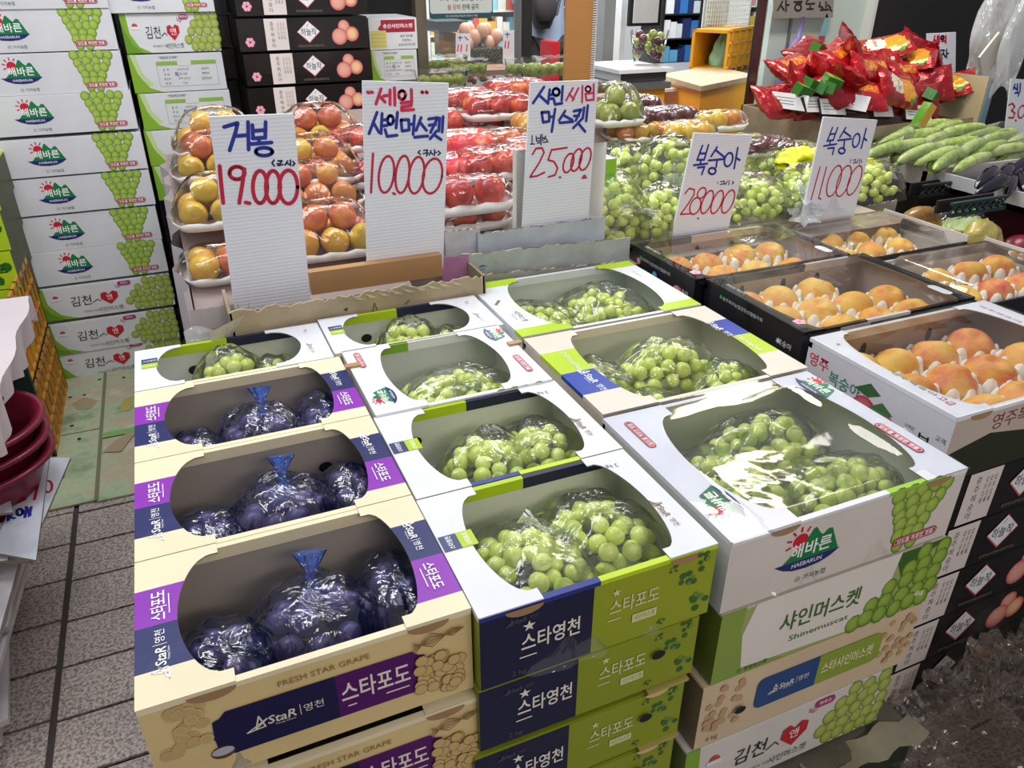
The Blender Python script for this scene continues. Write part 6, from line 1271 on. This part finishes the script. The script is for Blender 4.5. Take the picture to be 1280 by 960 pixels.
# window inside: register, egg basket, price cards
def ib(name,px0,px1,py0,py1,Y,dp,c,label,cat,mat='card'):
    x0,z0,x1,z1=WB(px0,px1,py0,py1,Y); b=MB(); b.box(x0,Y,z0,x1,Y+dp,z1,c); o=b.build(name,mat); return tag(o,label,cat)
ib('cash_register',546,586,26,41,5.0,.3,'#3c4448','dark grey till behind the shop window','till'); ib('yellow_pillar_box',556,572,42,72,5.1,.2,'#a8802a','mustard box under the till','box')
t=thing('egg_basket','black lattice basket heaped with pale eggs behind the glass','basket',WY(608,85,4.6)); q0=WY(586,85,4.6); q1=WY(630,58,4.6); L=q1.x-q0.x; H=q1.z-q0.z; b=MB()
for i in range(9):
    for j in range(4): 
        x=-L/2+L*i/9; z=H*.2+H*.8*j/4; b.tube([(x,0,z),(x+L/9,0,z+H*.2)],.005,4,caps=False); b.tube([(x+L/9,0,z),(x,0,z+H*.2)],.005,4,caps=False)
b.box(-L/2,0,H-.015,L/2,.3,H); b.box(-L/2,.02,0,L/2,.03,H); b.build('basket_wall','frame_dark',t)
for i in range(14): 
    o=put('egg',sphere_mesh('egg','skin',1,12,8) if i==0 else bpy.data.meshes['egg'],t,(-L*.4+L*.8*(i%5)/4,.06+.05*(i%3),H+.02+.035*(i//5)),(0,0,0),(.036,.036,.044))
for k,(a0,a1,b0,b1,lb) in enumerate(((570,588,42,76,'left of the egg basket'),(629,650,38,80,'right of the egg basket'))):
    t,bs,nn=price_sign('pale blue price card with pink digits '+lb,4.45,[(a0,b0),(a1,b0),(a1,b1),(a0,b1)]); g=planeproj(bs,nn,0,0,1)
    ink(t,bs,nn,[[(a0+3,b0+14),(a0+2,b0+22)],[(a0+7,b0+14),(a0+6,b0+22)],[(a1-4,b0+14),(a1-5,b0+22)]],'ink_pink','written_price',.008,g); ink(t,bs,nn,[[(a0+3,b0+5),(a0+8,b0+5)],[(a0+5,b0+3),(a0+5,b0+9)],[(a1-7,b0+4),(a1-3,b0+8)]],'ink_blue','written_name',.006,g)
x0,z0,x1,z1=WB(536,650,86,110,4.3); b=MB(); b.box(x0,4.3,0,x1,4.8,z1,'#8a6a58'); tag(b.build('shop_counter','card'),'brown counter behind the glass','counter')
# shelves with goods on the back wall
def shelf(label,px0,px1,Y,rows,cols,seed,mat='frame_dark'):
    a=WY(px0,30,Y).x; c=WY(px1,30,Y).x; t=thing('goods_shelf',label,'shelf',((a+c)/2,Y,.3)); L=c-a; rg=random.Random(seed)
    for k in range(rows+1): b=MB(); z=-.0+.175*k; b.box(-L/2,0,z,L/2,.3,z+.012); b.build('shelf_board',mat,t)
    b=MB(); b.box(-L/2-.02,0,0,-L/2,.3,1.25); b.build('upright',mat,t); b=MB(); b.box(L/2,0,0,L/2+.02,.3,1.25); b.build('upright',mat,t); b=MB(); b.box(-L/2,.3,0,L/2,.31,1.25,'#3c4046'); b.build('back_panel','card',t)
    for k in range(rows):
        x=-L/2+.01
        while x<L/2-.05:
            w=rg.uniform(.045,.085); hh=rg.uniform(.08,.14); b=MB(); b.box(0,.01,0,w*.92,.12,hh,rg.choice(cols)); o=b.build('goods_pack','card',loc=(t.location.x+x,Y,.3+.175*k+.0125)); tag(o,'small coloured pack on the '+label.split(',')[0],'pack','packs on the '+label.split(',')[0]); x+=w
    return t
shelf('dark wall shelf of toiletries, deep in the shop',830,874,5.6,7,['#dfe4ea','#6ab0d8','#3a7ac0','#e8c8d0','#f0f2f4','#2c3a6a','#c9d4de'],3)
shelf('pale shelf of bright packs, deep behind the shop window',537,650,6.6,7,['#e8ecee','#8fc6d8','#d8e0d0','#e8b23a','#d85a4a','#5ab0c8','#f0f0e8'],5,'white_paint')
shelf('colourful shelf beyond the standing person',665,707,7.05,7,['#e8c23a','#d83a4a','#f0d8d8','#8fc6a0','#e86a8a'],9,'white_paint')
shelf('narrow coloured shelf beyond the glass edge',936,952,6.5,7,['#d8b85a','#e8e0c8','#8ab0d8','#d8a0a0'],12,'white_paint')
ib('dark_screen',786,829,-20,33,4.9,.03,'#16171a','black framed notice board in the shop','board'); 
x0,z0,x1,z1=WB(791,825,-16,29,4.89); b=MB(); b.box(x0,4.885,z0,x1,4.895,z1,'#c9cdd0'); o=b.build('notice_sheet','card'); o.parent=bpy.data.objects['dark_screen']
ib('grey_pillar',752,772,-30,92,4.6,.2,'#8a9094','grey metal cabinet side in the shop','cabinet'); ib('white_column',773,786,-30,80,5.2,.2,'#dfe4e4','white column in the shop','column')
# wire basket
t=thing('wire_basket','white wire basket hanging above the yellow crate','basket',WY(908,35,4.3)); q0=WY(880,35,4.3); q1=WY(942,-30,4.3); L=q1.x-q0.x; H=q1.z-q0.z; b=MB()
for i in range(19): b.tube([(-L/2+L*i/18,0,0),(-L/2+L*i/18,0,H)],.003,4,caps=False)
for i in range(12): b.tube([(-L/2,0,H*i/11),(L/2,0,H*i/11)],.003,4,caps=False)
b.build('wire_grid','white_paint',t); b=MB(); b.box(-L/2,.03,0,-L/2+L*.5,.04,H,'#c9d0d2'); b.build('paper_sheet','card',t)
# glass edge + dark reddish frame + pale door
a=WY(948,5,3.2); c=WY(926,160,3.2); b=MB(); b.tube([(a.x,3.2,a.z+.6),(a.x,3.2,.86)],.006,6); b.build('glass_edge','frame_dark'); o=bpy.data.objects['glass_edge']; tag(o,'thin dark edge of a glass panel right of the ochre box','glass panel')
x0,_,x1,_=WB(945,960,0,100,3.35); b=MB(); b.box(x0,3.35,.6,x1,3.42,2.3,'#3c0f14'); struct(b.build('trim_4','gloss_card'))
x0=WY(962,40,3.5).x; x1=WY(1088,40,3.5).x; b=MB(); b.box(x0,3.5,0,x1,3.54,2.4); d_=struct(b.build('door_1','pale_door'))
b=MB(); xx=WY(986,40,3.49).x; b.box(xx,3.485,.8,xx+.012,3.5,2.4); m=b.build('door_frame','steel',None); m.parent=d_
b=MB(); xx=WY(1078,40,3.49).x; b.box(xx,3.44,.8,xx+.02,3.5,2.4); m=b.build('door_frame','white_paint',None); m.parent=d_
t,bs,nn=quad_board('handwritten_notice','grey cardboard notice with brown handwriting taped on the pale door',[WY(968,-22,3.44),WY(1044,-22,3.44),WY(1041,22,3.44),WY(967,23,3.44)],.006,'card','sign','#8f8c84'); g=planeproj(bs,nn,960,0,4)
ink(t,bs,nn,[[(72,8),(48,52)],[(62,25),(80,50)],[(90,2),(90,58)],[(90,25),(105,25)],[(130,10),(170,8)],ell(150,38,16,16),[(140,18),(165,18)],[(190,20),(232,18)],[(205,-5),(190,10)],[(210,22),(210,40)],[(195,45),(225,45)],[(260,12),(255,35)],[(258,28),(275,42)],[(262,50),(300,48)],[(290,10),(290,38)],[(300,25),(312,40)],[(308,45),(318,55)]],'trousers','written_text',.010,g)
p=WY(978,110,3.42); t=thing('rubber_glove','lilac rubber glove hanging on the pale door','glove',p); b=MB()
b.grid(lambda u,v:(.05*math.cos(2*PI*u)*(1.0-.55*max(0,v-.45)*1.8)*(.8+.3*math.sin(v*PI))+.05*v*v,.02*math.sin(2*PI*u),.24*v),20,12); b.build('glove_body','purple_glove',t,smooth=True); b=MB(); b.tube([(.05,0,.22),(.065,0,.34)],[.014,.008],8); b.build('finger','purple_glove',t,smooth=True)
p=WY(1026,50,3.44); t=thing('hanging_packet','small blue and red packet hanging on the pale door','packet',p); b=MB(); b.face([(-.02,0,-.02),(.03,0,-.02),(.035,0,.09),(.01,0,.13),(-.01,0,.06)],'#7ab0b8'); b.face([(-.02,-.001,-.03),(.02,-.001,-.03),(.025,-.001,.02),(-.02,-.001,.02)],'#b03a4a'); b.build('packet','gloss_card',t); b=MB(); b.box(-.10,.0,-.01,-.03,.003,.03,'#c3ab8a'); b.build('paper_tag','card',t)
# hanging plastic and blue pole on the right
def hang(px,py,Y,rx,rz,label,seed):
    p=WY(px,py,Y); b=MB(); b.grid(lambda u,v:(rx*math.cos(2*PI*u)*(.35+.65*math.sin(PI*min(1,v*.9+.08)))*(1+.25*noise.noise(Vector((math.cos(2*PI*u)*2,math.sin(2*PI*u)*2,v*3+seed)))),rx*.5*math.sin(2*PI*u)*(1+.2*math.sin(v*9+u*20)),rz*(v-.5)*2+.03*math.sin(u*13)),40,20); o=b.build('hanging_bag','hang_film',smooth=True,loc=p); return tag(o,label,'plastic bag')
hang(1245,35,2.6,.12,.22,'big bunch of white plastic bags hanging at the upper right',3); hang(1268,55,2.5,.07,.2,'second clump of plastic bags hanging at the right picture edge',5)
b=MB(); b.box(-.09,-.01,-.03,.06,.0,.10,'#d6d2c8'); o=b.build('white_card','card',loc=WY(1240,75,2.55),rot=(0,-.7,.2)); tag(o,'tilted whitish card hanging below the plastic bags','card')
a=WY(1243,80,2.75); b=MB(); b.tube([(a.x,2.75,.5),(a.x,2.75,a.z+.1)],.028,10); o=b.build('blue_pole','print'); 
b2=[x for x in o.data.color_attributes['Col'].data]; 
for x in b2: x.color=(.22,.36,.44,1)
tag(o,'blue-grey wrapped pole below the hanging bags','pole')
b=MB(); b.box(2.9,2.92,.78,3.9,3.3,.86,'#6a2a20',top='#a8402c'); tag(b.build('fruit_crate','card'),'low crate with reddish fruit behind the courgettes','crate')
# person seen from behind in the shop
def person():
    px=WY(681,20,6.5).x; t=thing('person','person seen from behind in a grey-blue shirt and dark trousers with a black backpack','person',(px,6.5,0)); S=lambda *a:Vector(a)
    vs=[S(0,0,.98),S(0,.01,1.15),S(0,.02,1.35),S(0,.01,1.50),S(0,-.01,1.58),S(0,-.01,1.66),S(0,-.015,1.76), # spine 0-6
        S(.09,0,.92),S(.10,.02,.52),S(.10,-.02,.08),S(.10,.12,.04), S(-.09,0,.92),S(-.11,-.06,.52),S(-.12,-.02,.08),S(-.12,.12,.04),
        S(.19,.01,1.46),S(.235,-.01,1.20),S(.22,.10,.98),S(.215,.14,.90), S(-.19,.01,1.46),S(-.24,.0,1.20),S(-.22,.10,.98),S(-.215,.14,.90)]
    ed=[(0,1),(1,2),(2,3),(3,4),(4,5),(5,6),(0,7),(7,8),(8,9),(9,10),(0,11),(11,12),(12,13),(13,14),(3,15),(15,16),(16,17),(17,18),(3,19),(19,20),(20,21),(21,22)]
    rad=[.11,.125,.155,.11,.05,.09,.075,.095,.065,.045,.035,.095,.065,.045,.035,.06,.045,.034,.03,.06,.045,.034,.03]
    for sx,h0 in ((1,18),(-1,22)):
        base=vs[h0]
        for k in range(5):
            off=S(sx*(.018-.011*k) if k else sx*-.02,.0+.012*k,-.05); L=[.045,.07,.075,.07,.055][k]
            a=len(vs); vs.append(base+off); vs.append(base+off+S(0,.01,-L)); ed+= [(h0,a),(a,a+1)]; rad+= [.010,.008]
    me=bpy.data.meshes.new('body'); me.from_pydata([tuple(v) for v in vs],ed,[]); o=bpy.data.objects.new('body',me); C.objects.link(o); o.parent=t
    o.modifiers.new('skin','SKIN'); sv=me.skin_vertices[0].data
    for i,r in enumerate(rad): sv[i].radius=(r,r*(.72 if i<4 else 1)); 
    sv[0].use_root=True; s=o.modifiers.new('sub','SUBSURF'); s.levels=2; s.render_levels=2; me.materials.append(MAT['skin'])
    def shell(nm,idx,mat,grow):
        keep=set(idx); m=bpy.data.meshes.new(nm); mp={v:k for k,v in enumerate(idx)}; m.from_pydata([tuple(vs[i]) for i in idx],[(mp[a],mp[b]) for a,b in ed if a in keep and b in keep],[]); q=bpy.data.objects.new(nm,m); C.objects.link(q); q.parent=t
        q.modifiers.new('skin','SKIN'); z=m.skin_vertices[0].data
        for k,i in enumerate(idx): z[k].radius=((rad[i]+grow),(rad[i]+grow)*(.76 if i<4 else 1))
        z[0].use_root=True; s=q.modifiers.new('sub','SUBSURF'); s.levels=2; s.render_levels=2; m.materials.append(MAT[mat]); return q
    shell('trousers',[0,7,8,9,11,12,13],'trousers',.04); 
    q=shell('shirt',[0,1,2,3,15,19,16,20],'shirt',.035)
    b=MB(); b.grid(lambda u,v:((.185+.012*math.sin(u*40)*(1-v)-.02*v)*math.cos(2*PI*u),(.135+.008*math.sin(u*33)-.015*v)*math.sin(2*PI*u),.86+.42*v),40,8); b.build('shirt_hem','shirt',t,smooth=True)
    b=MB(); b.grid(lambda u,v:(.105*math.cos(2*PI*u)*math.cos(PI/2*v),.10*math.sin(2*PI*u)*math.cos(PI/2*v),.11*math.sin(PI/2*v)),20,8); b.build('hair','hair',t,smooth=True,loc=(0,-.02,1.72))
    b=MB(); b.grid(lambda u,v:(lambda q:(.115*q*math.cos(2*PI*u),.09*q*math.sin(2*PI*u),-.24+.46*v))((math.sin(PI*(.08+.84*v)))**.4),24,12); b.build('backpack','bag_black',t,smooth=True,loc=(-.10,-.17,1.30))
    b=MB(); b.grid(lambda u,v:(lambda q:(.10*q*math.cos(2*PI*u),.05*q*math.sin(2*PI*u),-.10+.20*v))((math.sin(PI*(.08+.84*v)))**.4),20,8); b.build('backpack_pocket','trousers',t,smooth=True,loc=(-.11,-.25,1.22))
    for s_ in (-1,1): b=MB(); b.tube([(s_*.08-.03,-.12,1.16),(s_*.10-.02,-.15,1.36),(s_*.10-.01,-.08,1.54),(s_*.10,.1,1.50)],.014,6); b.build('strap','bag_black',t,smooth=True)
person()
x0,_,x1,z1=WB(688,700,52,130,5.6); b=MB(); b.box(x0,5.6,0,x1,5.8,z1,'#b8202c'); tag(b.build('red_crate','card'),'tall red crate standing beside the person in the shop','crate')
